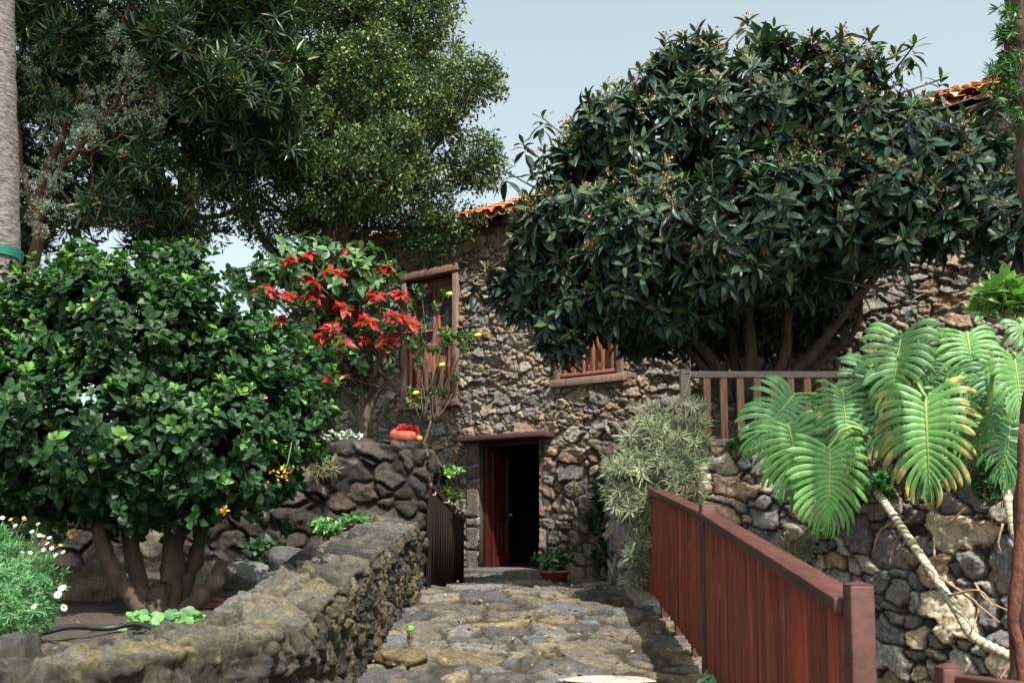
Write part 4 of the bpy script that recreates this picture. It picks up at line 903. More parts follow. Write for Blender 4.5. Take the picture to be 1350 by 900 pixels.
# ---------------- poinsettia
def poinsettia():
    base = W(480, 582, 10.9); base[2] = 1.44
    root = empty('poinsettia', base, 'tall shrub with large red star shaped bracts growing above the dark terrace wall', 'shrub')
    fl = [(370, 90), (505, 155), (195, 105), (120, 125), (320, 190), (215, 205), (130, 268), (25, 240), (205, 258), (295, 285), (345, 312), (370, 330), (565, 260), (195, 362), (75, 365), (430, 365), (545, 350), (600, 372), (300, 398), (260, 425), (515, 447), (440, 452), (285, 588), (330, 452), (400, 155), (290, 170), (460, 270)]
    F_ = np.array([W(x / 3 + 340, y / 3 + 300, 10.45 + rng.uniform(-.25, .25)) for x, y in fl])
    tpl = leaf_tpl(.42, 4, .25, .12, .42)
    for i, c in enumerate(F_):
        nl = 15; k = np.arange(nl); ang = k * 2.4 + rng.uniform(0, 6); big = (k % 15) / 14.
        ax = unit(np.array([rng.normal() * .35, -.75 + rng.normal() * .3, .8])); a = unit(np.cross(ax, [1, .2, 0])); b = np.cross(ax, a)
        r = np.cos(ang)[:, None] * a + np.sin(ang)[:, None] * b; el = .18 - .45 * big + rng.normal(size=nl) * .15
        yd = r * np.cos(el)[:, None] + ax * np.sin(el)[:, None]; zd = np.tile(ax, (nl, 1)) + rng.normal(size=(nl, 3)) * .25
        s = (.09 + .09 * big) * rng.uniform(.8, 1.15, nl) * (1.0 if fl[i][1] > 100 else .9)
        o = scatter('flower', tpl, np.repeat(c[None], nl, 0), yd, zd, s, pick([(.40, .010, .012), (.28, .006, .010), (.48, .020, .018), (.36, .012, .012)], nl, .25), M['petal'], root, .3, vcol=lambda C, U: C * (.55 + .55 * U[:, 1] - .25 * (np.abs(U[:, 0]) < .1))[None, :, None])
        dd = unit(rng.normal(size=(9, 3)) + ax * 1.5); scatter('flower_centre', leaf_tpl(.8, 2, .5, .2), np.repeat(c[None], 9, 0) + ax * .01, dd, rng.normal(size=(9, 3)), np.full(9, .022), pick([(.45, .35, .05), (.2, .25, .05)], 9), M['petal'], o)
    lob = lobes_px([(470, 470, 11, .35, .22), (450, 500, 11, .3, .2), (440, 380, 10.9, .6, .35), (400, 350, 11, .45, .25), (470, 355, 10.9, .4, .25), (380, 400, 11, .4, .35), (490, 415, 10.9, .28, .2), (430, 440, 10.9, .4, .22), (345, 365, 11.1, .35, .2)])
    p, out, _ = crown(lob, 430, (.4, 1.2), .4); p = np.vstack([p, F_ - [0, 0, .06], F_ - [0, 0, .12]]); out = np.vstack([out, np.tile([0, 0, 1.], (2 * len(F_), 1))])
    nl = 5; ax, yd, zd, si, f = rosettes(p, out, nl, .6, (.7, 1.7)); n = len(si); yd = unit(yd + [0, 0, -.25])
    c = pick([(.06, .14, .05), (.08, .17, .06), (.13, .22, .09), (.05, .11, .05)], n, .2)
    scatter('foliage', leaf_tpl(.55, 4, .2, .15, .45), p[si], yd, zd, rng.uniform(.09, .15, n), c, M['fine'], root, .4)
    m = MB()
    for (a, b_, c_) in [((475, 560), (462, 530), (430, 480)), ((478, 560), (478, 520), (470, 450)), ((480, 560), (490, 520), (510, 470)), ((483, 560), (500, 515), (530, 490)), ((478, 560), (450, 520), (420, 500))]:
        P = spline([base, W(*a, 10.9), W(*b_, 10.9), W(*c_, 10.9)], 12); m.tube(P, np.linspace(.045, .018, 12), 7, None, .1)
        for t in F_[rng.choice(len(F_), 7, replace=False)]: branches(m, P[rng.integers(7, 12)], [t], .013, .006, .06, 8, seg=5)
    for i, t in enumerate(F_): branches(m, W(478 + rng.normal() * 14, 505 + rng.normal() * 12, 10.9), [t], .014, .006, .08, 9, seg=5)
    for i in range(30): branches(m, W(478 + rng.normal() * 14, 505 + rng.normal() * 15, 10.9), [p[rng.integers(len(p))]], .009, .004, .08, 7, seg=4)
    m.build('stems', M['barkgrey'], root, smooth=True)
poinsettia()

# ---------------- lemon shrub in front of the left window
def lemon():
    Y = 12.1; base = W(585, 640, Y); base[2] = 0.02 if False else W(600, 620, Y)[2]
    base = np.array([-1.08, 11.4, 1.42])
    root = empty('lemon_shrub', base, 'thin lemon shrub with clumps of dark leaves in front of the left window', 'shrub')
    cl = [(540, 445, 9), (542, 400, 14), (556, 385, 11), (575, 405, 6), (585, 388, 5), (553, 455, 12), (553, 480, 8), (587, 440, 12), (583, 460, 12), (592, 455, 8), (605, 445, 10), (618, 450, 9), (612, 458, 6), (545, 520, 10), (560, 525, 10), (572, 515, 6), (535, 530, 6), (557, 430, 8), (600, 500, 4), (582, 520, 5), (620, 440, 4)]
    p = np.array([W(x + rng.normal() * r * .45, y + rng.normal() * r * .5, 11.6 + rng.uniform(-.2, .2)) for x, y, r in cl for _ in range(int(r * .85))])
    out = unit(rng.normal(size=p.shape)); nl = 6; ax, yd, zd, si, f = rosettes(p, out, nl, .6, (.4, 1.4)); n = len(si)
    scatter('foliage', leaf_tpl(.5, 3, .25, .15), p[si], yd, zd, rng.uniform(.05, .085, n), pick([(.04, .10, .03), (.06, .13, .04), (.03, .07, .025), (.16, .2, .06)], n), M['leaf'], root)
    m = MB(); b0 = base
    for x, y, r in cl: branches(m, W(568 + rng.normal() * 6, 555, 11.5), [W(x, y, 11.6)], .010, .004, .08, 8, seg=5)
    m.tube(spline([b0, W(556, 590, 11.42), W(562, 575, 11.45), W(568, 555, 11.5)], 10), np.linspace(.022, .012, 10), 6)
    m.build('stems', M['barkgrey'], root, smooth=True)
    for (x, y) in ((592, 388), (630, 442), (548, 518), (583, 481)):
        m = MB(); c = W(x, y, 11.5); a = np.linspace(0, np.pi, 9); m.tube([c + [math.cos(q) * .042, 0, math.cos(q) * .01] for q in a], [max(.002, .030 * math.sin(q)) for q in a], 10); m.build('lemon', M['lime'], root, smooth=True)
lemon()

# ---------------- silvery rosette cushion hanging over the corner of the retaining wall
def spiky(name, P, out, label, cat, nl=26, size=(.075, .125), cols=((.25, .27, .17), (.19, .23, .13), (.32, .33, .23), (.15, .19, .10)), w=.10, stems=True, group=None):
    root = empty(name, P.mean(0), label, cat, group)
    ax, yd, zd, si, f = rosettes(P, out, nl, .35, (.15, 1.65)); n = len(si)
    c = pick(cols, len(P), .2)[si] * rng.uniform(.75, 1.25, (n, 1)); dead = f < .12; c[dead] = pick([(.34, .25, .15), (.26, .17, .10)], dead.sum())
    scatter('rosettes', leaf_tpl(w, 3, .4, .25, .3), P[si] - ax[si] * (.03 * (1 - f))[:, None], yd, zd, rng.uniform(*size, n), c, M['silver'], root, .5)
    if stems:
        m = MB()
        for i in range(len(P)): m.tube([P[i] - out[i] * .22 + [0, .0, -.05], P[i]], [.012, .009], 4)
        m.build('stems', M['root'], root)
    return root
def cushion():
    P = []; O = []
    spine = [(905, 552, 9.0, 28), (870, 590, 8.95, 44), (900, 590, 8.9, 34), (840, 625, 8.95, 40), (885, 640, 8.85, 48), (835, 665, 8.95, 32), (870, 690, 8.9, 34), (845, 705, 8.95, 22), (845, 735, 8.95, 18), (838, 760, 8.95, 10), (860, 560, 9., 24), (830, 600, 9., 24), (910, 625, 8.85, 22), (815, 650, 8.98, 16), (920, 570, 8.95, 16), (880, 740, 8.9, 20)]
    for x, y, Y, r in spine:
        for _ in range(int(r * r / 48) + 2):
            a = rng.uniform(0, 6.28); q = r * math.sqrt(rng.uniform()); P.append(W(x + math.cos(a) * q, y + math.sin(a) * q, Y - .22 * math.sqrt(max(0, 1 - (q / r) ** 2)) * (r / 40) + rng.normal() * .03)); O.append([math.cos(a) * q / r * .6 - .1, -1, -math.sin(a) * q / r * .5 + .1])
    P = np.array(P); O = unit(np.array(O)); spiky('spiky_cushion_plant', P, O, 'big mass of silvery spiky rosettes spilling over the wall corner right of the doorway', 'plant')
cushion()
def small_spiky(px, py, Y, r, n, label, cols=None, size=(.07, .12)):
    P = []; O = []
    for _ in range(n):
        a = rng.uniform(0, 6.28); q = r * math.sqrt(rng.uniform()); P.append(W(px + math.cos(a) * q, py + math.sin(a) * q, Y + rng.normal() * .04)); O.append([math.cos(a) * .6, -1, -math.sin(a) * .5 + .2])
    kw = dict(cols=cols) if cols else {}
    spiky('spiky_plant', np.array(P), unit(np.array(O)), label, 'plant', size=size, group='small spiky plants on the walls', **kw)
small_spiky(1050, 712, 8.75, 26, 15, 'small grey green spiky rosettes growing from the wall beside the red fence', ((.26, .28, .17), (.22, .25, .15), (.3, .3, .2)))
small_spiky(425, 618, 9.75, 16, 8, 'dull olive spiky tuft hanging on the dark terrace wall', ((.14, .16, .08), (.18, .17, .09)), (.08, .14))
small_spiky(758, 642, 12.1, 7, 3, 'tiny pale spiky rosette on the house wall right of the doorway', None, (.05, .09))
small_spiky(165, 668, 9.3, 10, 5, 'grey spiky tuft behind the white daisies', ((.2, .2, .14), (.16, .17, .1)), (.06, .1))

# ---------------- split leaf philodendron
def mon_tpl(nL=15, jr=None):
    """one leaf: continuous blade near the midrib, slit into strap lobes towards the edge"""
    V = []; Q = []; U = []
    J = np.random.default_rng(jr).normal(size=(2, nL, 3)) * .5 if jr is not None else np.zeros((2, nL, 3))
    ts = np.array([0, .12, .24, .36, .48, .60, .72, .84, .94, 1.0])
    def pos(f, t):
        a0 = R(124) * (1 - f) ** 1.15 + R(14); ln = (.455 * (1 - .30 * (1 - f) ** 2.2) * (1 - f ** 3.0) + .12); x = y = 0.0; k = 12; 
        for q in range(k):
            tt = t * (q + .5) / k; aa = a0 - R(20) * tt - R(30) * tt * tt; x += math.sin(aa) * ln * t / k; y += math.cos(aa) * ln * t / k
        return x, -.0 + .90 * f ** 1.02 + y
    for sg in (-1, 1):
        for i in range(nL):
            f0 = (i + .5) / nL; h = .5 / nL; jj = J[(sg + 1) // 2, i]; jt = 1 + .17 * jj[0]; n0 = len(V)
            for t in ts:
                g = h * (1.02 if t < .28 else (.74 + .10 * math.sin(i * 3.1)) * (1 if t < .80 else (.85 if t < .9 else (.55 if t < .97 else .05))))
                for q, e in enumerate((-1, 0, 1)):
                    f = min(1, max(0, f0 + e * g + (jj[1] * .045 * max(0, t - .3)))); x, y = pos(f, t * (jt if t > .5 else 1)); x *= sg
                    rr = abs(x); z = .16 * rr - .9 * rr * rr - .26 * max(0, y) ** 2 + (.008 if e == 0 else -.006) + jj[2] * .13 * max(0, t - .25)
                    V.append((x, y, z)); U.append((e * .5 + 2 * t, t))
            for k in range(len(ts) - 1):
                b = n0 + k * 3; Q += [[b, b + 1, b + 4, b + 3], [b + 1, b + 2, b + 5, b + 4]]
    V0 = len(V)
    for k in range(13):
        y = -.02 + .98 * k / 12; z = -.26 * max(0, y) ** 2 + .010; w = .013 * (1 - k / 13); V += [(-w, y, z), (0, y, z + .008), (w, y, z)]; U += [(9, 0)] * 3
    for k in range(12): b = V0 + k * 3; Q += [[b, b + 1, b + 4, b + 3], [b + 1, b + 2, b + 5, b + 4]]
    return np.array(V), np.array(Q), np.array(U)
def monstera():
    base = W(1165, 662, 7.75); root = empty('split_leaf_philodendron', base, 'plant with huge deeply slit light green leaves draped over the right retaining wall', 'plant')
    # attach point, tip, Y, tint, tilt
    LV = [((1046, 522), (984, 592), 8.35, (.15, .30, .10), 0), ((1040, 562), (1066, 672), 8.05, (.17, .31, .07), 1), ((1093, 594), (1094, 708), 7.7, (.19, .36, .09), 0), ((1111, 517), (1122, 612), 8.0, (.16, .30, .08), 0), ((1188, 440), (1168, 548), 7.8, (.16, .28, .08), 0), ((1220, 522), (1226, 662), 7.1, (.19, .34, .08), 2),
          ((1275, 442), (1292, 530), 7.35, (.18, .33, .08), 0), ((1258, 520), (1300, 612), 7.4, (.15, .28, .08), 1), ((1338, 470), (1356, 556), 6.8, (.18, .31, .08), 0), ((1332, 556), (1328, 640), 7.0, (.10, .22, .06), 0), ((1210, 450), (1250, 520), 7.8, (.07, .16, .05), 0), ((1345, 425), (1375, 470), 6.9, (.18, .3, .1), 0), ((1150, 480), (1120, 560), 8.1, (.09, .19, .06), 0), ((1070, 560), (1030, 640), 8.3, (.10, .22, .07), 0), ((1200, 500), (1150, 590), 7.9, (.09, .2, .06), 0), ((1260, 570), (1262, 640), 7.5, (.08, .18, .06), 0), ((1300, 480), (1330, 560), 7.3, (.10, .22, .07), 0)]
    hub = [W(1170, 600, 7.9), W(1210, 560, 7.7), W(1300, 600, 7.2)]
    for i, (a, b, Y, col, ed) in enumerate(LV):
        A = W(*a, Y); B = W(*b, Y - .18); y = B - A; Ln = np.linalg.norm(y) / 1.08; y = y / np.linalg.norm(y)
        zr = np.array([rng.uniform(-.45, .3) - .1, -1, rng.uniform(.45, 1.0)]); x = unit(np.cross(y, zr)); z = np.cross(x, y)
        V, Q, U = mon_tpl(15 + i % 4, 40 + i); s = Ln; T = V.copy(); T[:, 2] += .10 * np.abs(T[:, 0]) * (1 if i % 2 else 2.2); T[:, 0] *= 1.0 * rng.uniform(.92, 1.08); T[:, 2] += .03 * np.sin(T[:, 1] * 7 + i) * abs(T[:, 0]) * 2
        T[:, 2] += rng.uniform(-.04, .04) * np.sin(T[:, 0] * 9 + i)
        P = A + s * (T[:, :1] * x + T[:, 1:2] * y + T[:, 2:] * z)
        C = np.tile(np.array(col), (len(V), 1)); t = U[:, 1]; C = C * (1 + .25 * (np.abs(T[:, 0]) < .04)[:, None]); mid = U[:, 0] > 8.5; C[mid] = (.40, .46, .16)
        C[~mid] *= np.array([.60, .78, .84]) * rng.uniform(.85, 1.2); C[mid] *= .8
        if ed:
            e = (t > (.82 if ed == 1 else .7)) & (~mid) & (rng.uniform(size=len(t)) < .55) & ((T[:, 0] < 0) if ed == 1 else True); C[e] = pick([(.5, .42, .1), (.34, .17, .07), (.55, .46, .2)], e.sum())
        o = mesh_obj('leaf', P, [Q], M['mon'], root, C, U, True)
        if ed == 2: o['label'] = 'large leaf with yellow and brown withered edges'
        m = MB(); h = hub[0] if a[0] < 1130 else (hub[1] if a[0] < 1300 else hub[2]); mid_ = (A + h) / 2 + np.array([0, .1, .22]); m.tube(spline([h, mid_, A + np.array([0, .03, .02]), A], 12), np.linspace(.018, .010, 12), 6, (.5, .5, .5)); m.build('petiole', mat_plain('petiole_green', (.20, .30, .08), .5, .2), root, smooth=True)
    # ringed creeping stem
    def stem(pts, r0, r1, n=150):
        P = spline([W(*q) for q in pts], n); m = MB(); k = np.arange(n); L = np.concatenate([[0], np.cumsum(np.linalg.norm(np.diff(P, axis=0), axis=1))]); ph = (L / .052) % 1
        r = np.linspace(r0, r1, n) * (1 + .13 * np.exp(-((ph - .5) / .16) ** 2) - .05); m.tube(P, r, 12)
        cols = np.where((np.abs(ph - .15) < .16)[:, None], np.array([.26, .26, .13]), np.array([.52, .46, .36])); C = np.repeat(cols, 12, 0); C = np.vstack([C, C[:2]]) * rng.uniform(.8, 1.15, (len(C) + 2, 1)); m.c[-1] = C
        return m.build('stem', M['stone'], root, smooth=True)
    stem([(1150, 640, 7.9), (1170, 668, 7.72), (1200, 712, 7.45), (1232, 760, 7.2), (1262, 805, 7.0), (1285, 840, 6.85), (1334, 866, 6.6)], .030, .036)
    stem([(1318, 625, 7.1), (1330, 660, 6.95), (1338, 700, 6.85), (1352, 740, 6.7), (1352, 880, 6.5)], .036, .036, 90)
    m = MB()
    for pts in [[(1190, 680, 7.6), (1160, 700, 7.7), (1150, 730, 7.75)], [(1190, 700, 7.5), (1178, 720, 7.6), (1172, 745, 7.6)], [(1196, 712, 7.45), (1185, 725, 7.5), (1183, 740, 7.55)], [(1220, 745, 7.2), (1232, 758, 7.1), (1226, 778, 7.15)], [(1232, 735, 7.3), (1231, 700, 7.4), (1232, 680, 7.45)], [(1252, 690, 7.2), (1270, 672, 7.1), (1275, 668, 7.1)],
                [(1238, 760, 7.1), (1280, 790, 6.9), (1318, 820, 6.7)], [(1245, 765, 7.05), (1275, 785, 6.9), (1290, 800, 6.85), (1280, 835, 6.8)], [(1250, 785, 7.), (1290, 778, 6.8), (1310, 800, 6.7)], [(1334, 866, 6.6), (1328, 880, 6.6), (1318, 895, 6.6)], [(1334, 866, 6.6), (1340, 885, 6.55), (1338, 905, 6.5)], [(1285, 768, 6.9), (1300, 790, 6.8), (1330, 805, 6.7)], [(1322, 690, 6.9), (1316, 715, 6.9), (1320, 728, 6.9)], [(1175, 640, 7.8), (1192, 665, 7.7), (1195, 672, 7.7)]]:
        m = MB(); m.tube(spline([W(*q) for q in pts], 12), np.linspace(.010, .005, 12), 5); m.build('root', M['root'], root, smooth=True)
monstera()

# ---------------- leafy clumps
def clump(name, px, py, Y, rx, ry, n, leaf, cols, label, mat='fine', w=.6, flat=False, dpt=.12, cat='plant', group=None, nl=7, z=None):
    P = []
    for _ in range(n):
        a = rng.uniform(0, 6.28); q = math.sqrt(rng.uniform()); c = W(px + math.cos(a) * q * rx, py + math.sin(a) * q * ry, Y); c[1] += rng.uniform(-dpt, dpt); 
        if z is not None: c[2] = z + rng.uniform(0, .05)
        P.append(c)
    P = np.array(P); out = np.tile([0, -.35, .8], (len(P), 1)) + rng.normal(size=P.shape) * .35
    ax, yd, zd, si, f = rosettes(P, unit(out), nl, .3, (.4, 1.5)); k = len(si)
    root = empty(name, P.mean(0), label, cat, group or ('small tufts growing from walls and ground' if name == 'leafy_plant' else None))
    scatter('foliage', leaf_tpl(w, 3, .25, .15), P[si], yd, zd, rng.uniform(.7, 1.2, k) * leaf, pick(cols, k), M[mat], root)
    m = MB()
    for i in range(len(P)): m.tube([P[i] + [0, .02, -.07], P[i]], [.004, .003], 4)
    m.build('stems', M['root'], root)
G1 = [(.10, .26, .07), (.14, .32, .10), (.08, .2, .06)]
clump('leafy_plant', 430, 695, 9.15, 22, 9, 60, .045, G1, 'bright green ferny tuft at the foot of the terrace wall, left one', nl=9)
clump('leafy_plant', 466, 684, 9.5, 18, 6, 40, .04, [(.06, .18, .05), (.08, .22, .07)], 'flat darker green tuft on the parapet beside the terrace wall', nl=9)
clump('leafy_plant', 590, 622, 12.0, 18, 8, 26, .07, [(.09, .22, .05), (.12, .28, .06)], 'upper green leafy tuft on the house wall left of the doorway')
clump('leafy_plant', 588, 648, 12.0, 14, 8, 20, .07, [(.09, .2, .04), (.2, .28, .06)], 'lower yellowish green tuft on the house wall left of the doorway')
clump('leafy_plant', 1165, 640, 7.85, 20, 16, 34, .07, [(.05, .15, .05), (.07, .2, .06)], 'dark green leafy tuft at the top of the pale creeping stem', 'leaf')
clump('leafy_plant', 1305, 640, 7.1, 15, 28, 40, .065, [(.04, .13, .04), (.06, .17, .06)], 'dark green leafy tuft hanging beside the right edge trunk', 'leaf')
clump('leafy_plant', 975, 588, 9.0, 16, 8, 26, .06, [(.08, .22, .07), (.05, .15, .05)], 'small green leafy tuft under the weathered railing', 'leaf')
clump('leafy_plant', 1325, 400, 7.6, 36, 22, 36, .17, [(.16, .32, .09), (.20, .34, .10)], 'pale green broad leaved plant above the slit leaves at the right edge', 'fine', .42, cat='plant')
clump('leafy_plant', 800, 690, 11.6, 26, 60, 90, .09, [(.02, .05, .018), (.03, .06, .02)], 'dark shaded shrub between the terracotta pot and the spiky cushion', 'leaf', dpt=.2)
clump('succulent', 440, 575, 10.3, 34, 4, 70, .05, [(.42, .48, .42), (.5, .54, .48)], 'pale grey succulents on top of the terrace wall beside the poinsettia', 'silver', .6)
clump('leafy_plant', 600, 660, 11.9, 10, 14, 14, .05, [(.06, .12, .03)], 'faint dark tuft low on the wall behind the plank barrier')
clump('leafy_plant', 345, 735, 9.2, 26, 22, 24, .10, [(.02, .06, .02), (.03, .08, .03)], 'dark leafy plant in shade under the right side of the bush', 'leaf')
clump('leafy_plant', 540, 829, 6.9, 3, 3, 5, .03, [(.2, .36, .06)], 'tiny bright green sprout at the foot of the parapet')
clump('leafy_plant', 938, 897, 5.8, 8, 4, 5, .05, [(.3, .45, .3)], 'pale green sprout at the bottom beside the red fence')
# round leaved ground plant
def nasturtium():
    t = []; m = MB(); root = empty('round_leaved_plant', W(212, 842, 5.1), 'low light green plant with round leaves under the bush trunks', 'plant')
    a = np.linspace(0, 2 * np.pi, 12, endpoint=False); n = 0; M['mon']
    for _ in range(70):
        c = W(212 + rng.uniform(-42, 42), 846, 5.1); c[1] += rng.uniform(-.16, .22); c[2] = .15 + rng.uniform(0, .075); r = rng.uniform(.018, .034); nn = unit(np.array([rng.normal() * .45, -.45 + rng.normal() * .4, 1.])); x = unit(np.cross(nn, [0, 1, 0.])); y = np.cross(nn, x)
        V = [c] + [c + r * (1 + .1 * math.sin(3 * q)) * (math.cos(q) * x + math.sin(q) * y) + nn * r * (.18 + .06 * math.sin(5 * q)) for q in a]
        m.add(V, T=[[0, i + 1, (i + 1) % 12 + 1] for i in range(12)], c=pick([(.09, .22, .06), (.13, .28, .09), (.06, .15, .05)], 1)[0]); 
    m.build('foliage', M['fine'], root, smooth=True)
nasturtium()

# ---------------- daisy bush, bottom left
def daisies():
    base = W(25, 870, 4.3); base[2] = .1; root = empty('daisy_bush', base, 'feathery light green daisy bush with white flowers in the bottom left corner', 'bush')
    L = lobes_px([(12, 775, 4.3, .19, .19), (-14, 745, 4.3, .18, .15), (28, 800, 4.25, .13, .13), (-30, 800, 4.3, .2, .2)])
    p, out, _ = crown(L, 1500, (.45, 1.1), .5); nl = 12; ax, yd, zd, si, f = rosettes(p, out, nl, .5, (.3, 1.5)); n = len(si)
    scatter('foliage', leaf_tpl(.14, 2, .2, .2), p[si] + rng.normal(size=(n, 3)) * .006, yd, zd, rng.uniform(.018, .035, n), pick([(.10, .27, .10), (.13, .32, .12), (.07, .18, .07)], n), M['fine'], root)
    m = MB(); fl = [(3, 682), (20, 692), (32, 683), (42, 700), (52, 705), (57, 706), (65, 708), (57, 724), (68, 722), (80, 718), (73, 731), (83, 727), (36, 737), (29, 728), (40, 728), (82, 774), (76, 783), (84, 800), (45, 798), (14, 684), (50, 690), (62, 716)]
    for i, (x, y) in enumerate(fl):
        c = W(x, y, 4.25 + rng.uniform(-.08, .08)); nn = unit(np.array([rng.normal() * .4, -.7, .7 + rng.normal() * .3])); a = unit(np.cross(nn, [0, 0, 1.])); b = np.cross(nn, a); k = 14; an = np.arange(k) * 6.283 / k
        yd = np.cos(an)[:, None] * a + np.sin(an)[:, None] * b; big = (x > 70 and y > 760) or (x, y) == (45, 798); old = i in (2, 5, 9, 19, 20); r = .017 if big else .010
        o = scatter('daisy', leaf_tpl(.34, 2, .1, .1), np.repeat(c[None], k, 0) + yd * r * .15, yd, np.tile(nn, (k, 1)), np.full(k, r), pick([(.8, .8, .8)] if not old else [(.5, .3, .12)], k, .05), M['petal'], root)
        mm = MB(); mm.tube([c - nn * .001, c + nn * .004], [r * .33, r * .22], 8); mm.build('flower_centre', M['yellow'], o)
        e = L[0][0] + (c - L[0][0]) * .3; branches(m, e, [c - nn * .003], .0025, .0018, .02, 6, c=(.5, .5, .5), seg=4)
    for _ in range(6): branches(m, base + rng.normal(size=3) * .02, [L[rng.integers(4)][0] + rng.normal(size=3) * .06], .02, .008, .02, 6)
    m.build('stems', mat_plain('daisy_stem', (.10, .13, .05)), root, smooth=True)
daisies()

# ---------------- small things
def lathe(prof, c, n=32):
    m = MB(); a = np.linspace(0, 2 * np.pi, n, endpoint=False); V = [(c[0] + r * math.cos(q), c[1] + r * math.sin(q), c[2] + z) for r, z in prof for q in a]
    m.add(V, [[i * n + j, i * n + (j + 1) % n, (i + 1) * n + (j + 1) % n, (i + 1) * n + j] for i in range(len(prof) - 1) for j in range(n)]); return m
def pot():
    c = W(731, 776, 11.2); c[2] = .045; s = 11.2 / F; root = empty('potted_plant', c, 'leafy green plant in a terracotta pot beside the dark doorway', 'plant')
    z = lambda py: W(731, py, 11.2)[2]; h = z(752) - c[2]
    lathe([(0, 0), (15 * s, 0), (19 * s, h * .8), (20.5 * s, h * .8), (22 * s, h * 1.0), (21.5 * s, h * 1.06), (19 * s, h * 1.06), (18.5 * s, h * .9), (0, h * .88)], c).build('pot', M['terracotta'], root, smooth=False, bevel=0)
    P = np.array([W(731 + rng.normal() * 14, 738 + rng.normal() * 6, 11.2 + rng.normal() * .08) for _ in range(46)]); out = unit((P - (c + [0, 0, h])) + [0, 0, .05]); ax, yd, zd, si, f = rosettes(P, out, 6, .4, (.5, 1.5)); n = len(si)
    col = pick([(.05, .13, .05), (.07, .17, .06), (.04, .1, .04)], n); k = rng.uniform(size=n) < .05; col[k] = (.45, .30, .12)
    scatter('foliage', leaf_tpl(.5, 3, .2, .3), P[si], yd, zd, rng.uniform(.06, .11, n), col, M['leaf'], root)
    m = MB()
    for q in P[:26]: branches(m, c + [0, 0, h * .85], [q], .007, .004, .02, 5)
    m.build('stems', M['barkgrey'], root)
pot()
def red_pot():
    c = W(532, 580, 10.25); c[2] = 1.50; s = 10.25 / F
    root = empty('clay_bowl', c, 'round clay bowl holding a red cushion like plant on the terrace wall corner', 'bowl')
    lathe([(0, 0), (14 * s, 0), (18.5 * s, .05), (18.5 * s, .105), (17.5 * s, .12), (16 * s, .11), (15.5 * s, .08), (0, .07)], c).build('bowl', M['terracotta'], root, smooth=True)
    n = 60; d = unit(rng.normal(size=(n, 3)) + [0, 0, 1.2]); pos = c + [.03, 0, .09] + d * np.array([.09, .09, .05]); scatter('red_plant', leaf_tpl(1.0, 3, .5, .4), pos, d + [0, 0, .3], rng.normal(size=(n, 3)) + d, rng.uniform(.04, .08, n), pick([(.40, .02, .03), (.32, .015, .025)], n), M['petal'], root)
    c2 = W(553, 578, 10.2); a = np.linspace(0, np.pi, 9); m = MB(); r = .034; m.tube([c2 + [0, 0, -.0 + math.cos(q) * r] for q in a], [max(.002, r * math.sin(q)) for q in a], 14)
    props(m.build('orange_fruit', M['orange'], smooth=True), 'small orange fruit on the wall corner beside the clay bowl', 'fruit')
red_pot()
m = MB(); P = spline([W(-30, 868, 4.35), W(20, 862, 4.5), W(90, 850, 4.75), W(150, 845, 4.9), W(195, 848, 4.85), W(230, 862, 4.6)], 40); P[:, 2] = .185 + .01 * np.sin(np.arange(40) * .5); m.tube(P, .014, 8)
props(m.build('hose', M['hose'], smooth=True), 'black irrigation pipe lying along the soil behind the parapet', 'hose')
m = MB(); c = W(292, 798, 6.35)
for k in range(4): a = np.linspace(0, 6.0, 24); m.tube([(c[0] + (.14 + .012 * k) * math.cos(q + k) * 1., c[1] + .14 * math.sin(q + k), c[2] + .012 * k + .012 * math.sin(3 * q + k)) for q in a], .008, 6)
props(m.build('hose_coil', M['redhose'], smooth=True), 'coiled faded red tubing on the soil right of the bush trunks', 'hose')
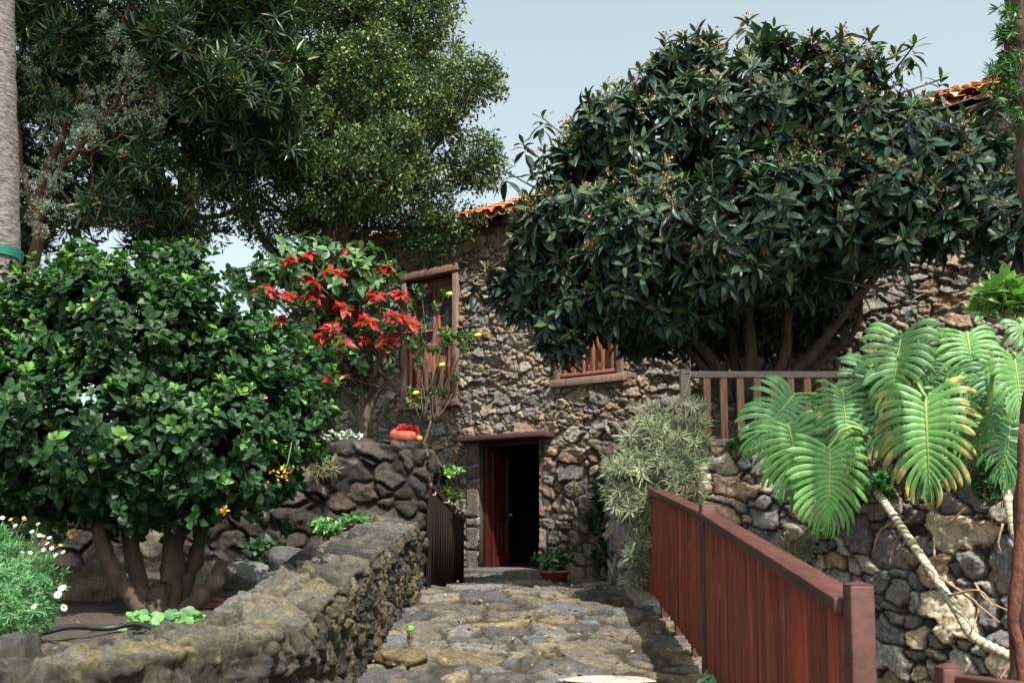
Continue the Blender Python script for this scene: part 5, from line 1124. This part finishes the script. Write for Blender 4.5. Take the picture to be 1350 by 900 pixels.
# rocks
def rock(px, py, Y, r, col, label, sq=(1, .8, .7), z=None, seed=1):
    n = 48; th = np.linspace(0, np.pi, n // 2); ph = np.linspace(0, 2 * np.pi, n); T, Ph = np.meshgrid(th, ph, indexing='ij'); d = np.stack([np.sin(T) * np.cos(Ph), np.sin(T) * np.sin(Ph), np.cos(T)], -1)
    q = np.maximum.reduce([np.abs(d @ unit(np.array(v, float))) for v in [(1, .2, .1), (.1, 1, .3), (.2, -.1, 1), (1, 1, .5), (-1, .8, .6), (.4, -1, 1)]]); rad = .9 / (.35 + .65 * q) * (.85 + .3 * fbm(d[..., 0] * 2 + seed * 3 + 10, d[..., 2] * 2 + np.abs(d[..., 1]) * 2 + 10, seed, 4))
    c = W(px, py, Y); 
    if z is not None: c[2] = z
    V = c + d * rad[..., None] * r * np.array(sq); nz = fbm(V[..., 0] * 12 + 50, V[..., 2] * 12 + 50 + V[..., 1] * 9, seed + 3, 4); C = np.array(col) * (.45 + 1.1 * nz)[..., None]
    return props(mesh_obj('rock', V.reshape(-1, 3), [grid_faces(n // 2, n)], M['wallstone'], None, C.reshape(-1, 3), None, True), label, 'rock', 'loose rocks around the bed and path')
rock(105, 765, 7.0, .30, (.24, .20, .13), 'big pale mossy boulder on the soil left of the bush trunks', (1.2, .7, .62), .22, 1)
rock(250, 745, 7.2, .22, (.28, .23, .17), 'brown boulder behind the bush trunks', (1, .7, .8), .25, 2)
rock(205, 650, 8.6, .30, (.26, .22, .17), 'upright brown stone in the gap between the bush trunks', (.8, .7, 1.2), .7, 3)
rock(325, 760, 7.6, .20, (.15, .15, .145), 'grey rounded rock on the soil beside the parapet', (1, .8, .8), .25, 4)
rock(380, 705, 8.8, .22, (.075, .072, .07), 'dark grey rock at the foot of the terrace wall', (.9, .7, .8), .32, 5)
rock(150, 846, 4.35, .12, (.36, .29, .11), 'low yellowish lichen covered rock beside the black pipe', (1.9, .7, .3), .13, 6)
rock(800, 905, 6.25, .26, (.42, .38, .32), 'pale flat slab at the bottom edge of the cobbled path', (1.25, .5, .10), -.285, 7)
rock(530, 845, 6.9, .20, (.13, .10, .055), 'rounded yellowish mossy stone at the foot of the parapet', (1, .9, .45), -.24, 8)
# fallen leaves and twigs on the soil and path
def litter():
    n = 420; x = rng.uniform(-3.8, -1.5, n); y = rng.uniform(4.2, 8, n); pos = np.stack([x, y, np.full(n, .13) + (y - 5) * .02], -1)
    n2 = 260; x2 = rng.uniform(-.85, 1.1, n2); y2 = rng.uniform(5, 12, n2); pos = np.vstack([pos, np.stack([x2, y2, pathz(y2) + .055], -1)]); n += n2
    o = scatter('fallen_leaves', leaf_tpl(.45, 3, .5, .3), pos, np.c_[rng.normal(size=(n, 2)), rng.normal(size=n) * .15], np.c_[rng.normal(size=(n, 2)) * .4, np.ones(n)], rng.uniform(.02, .06, n), pick([(.20, .13, .07), (.12, .07, .04), (.3, .2, .1)], n), M['silver'])
    props(o, 'dry brown leaves scattered over the soil and the cobbles', 'leaves', kind='stuff')
litter()
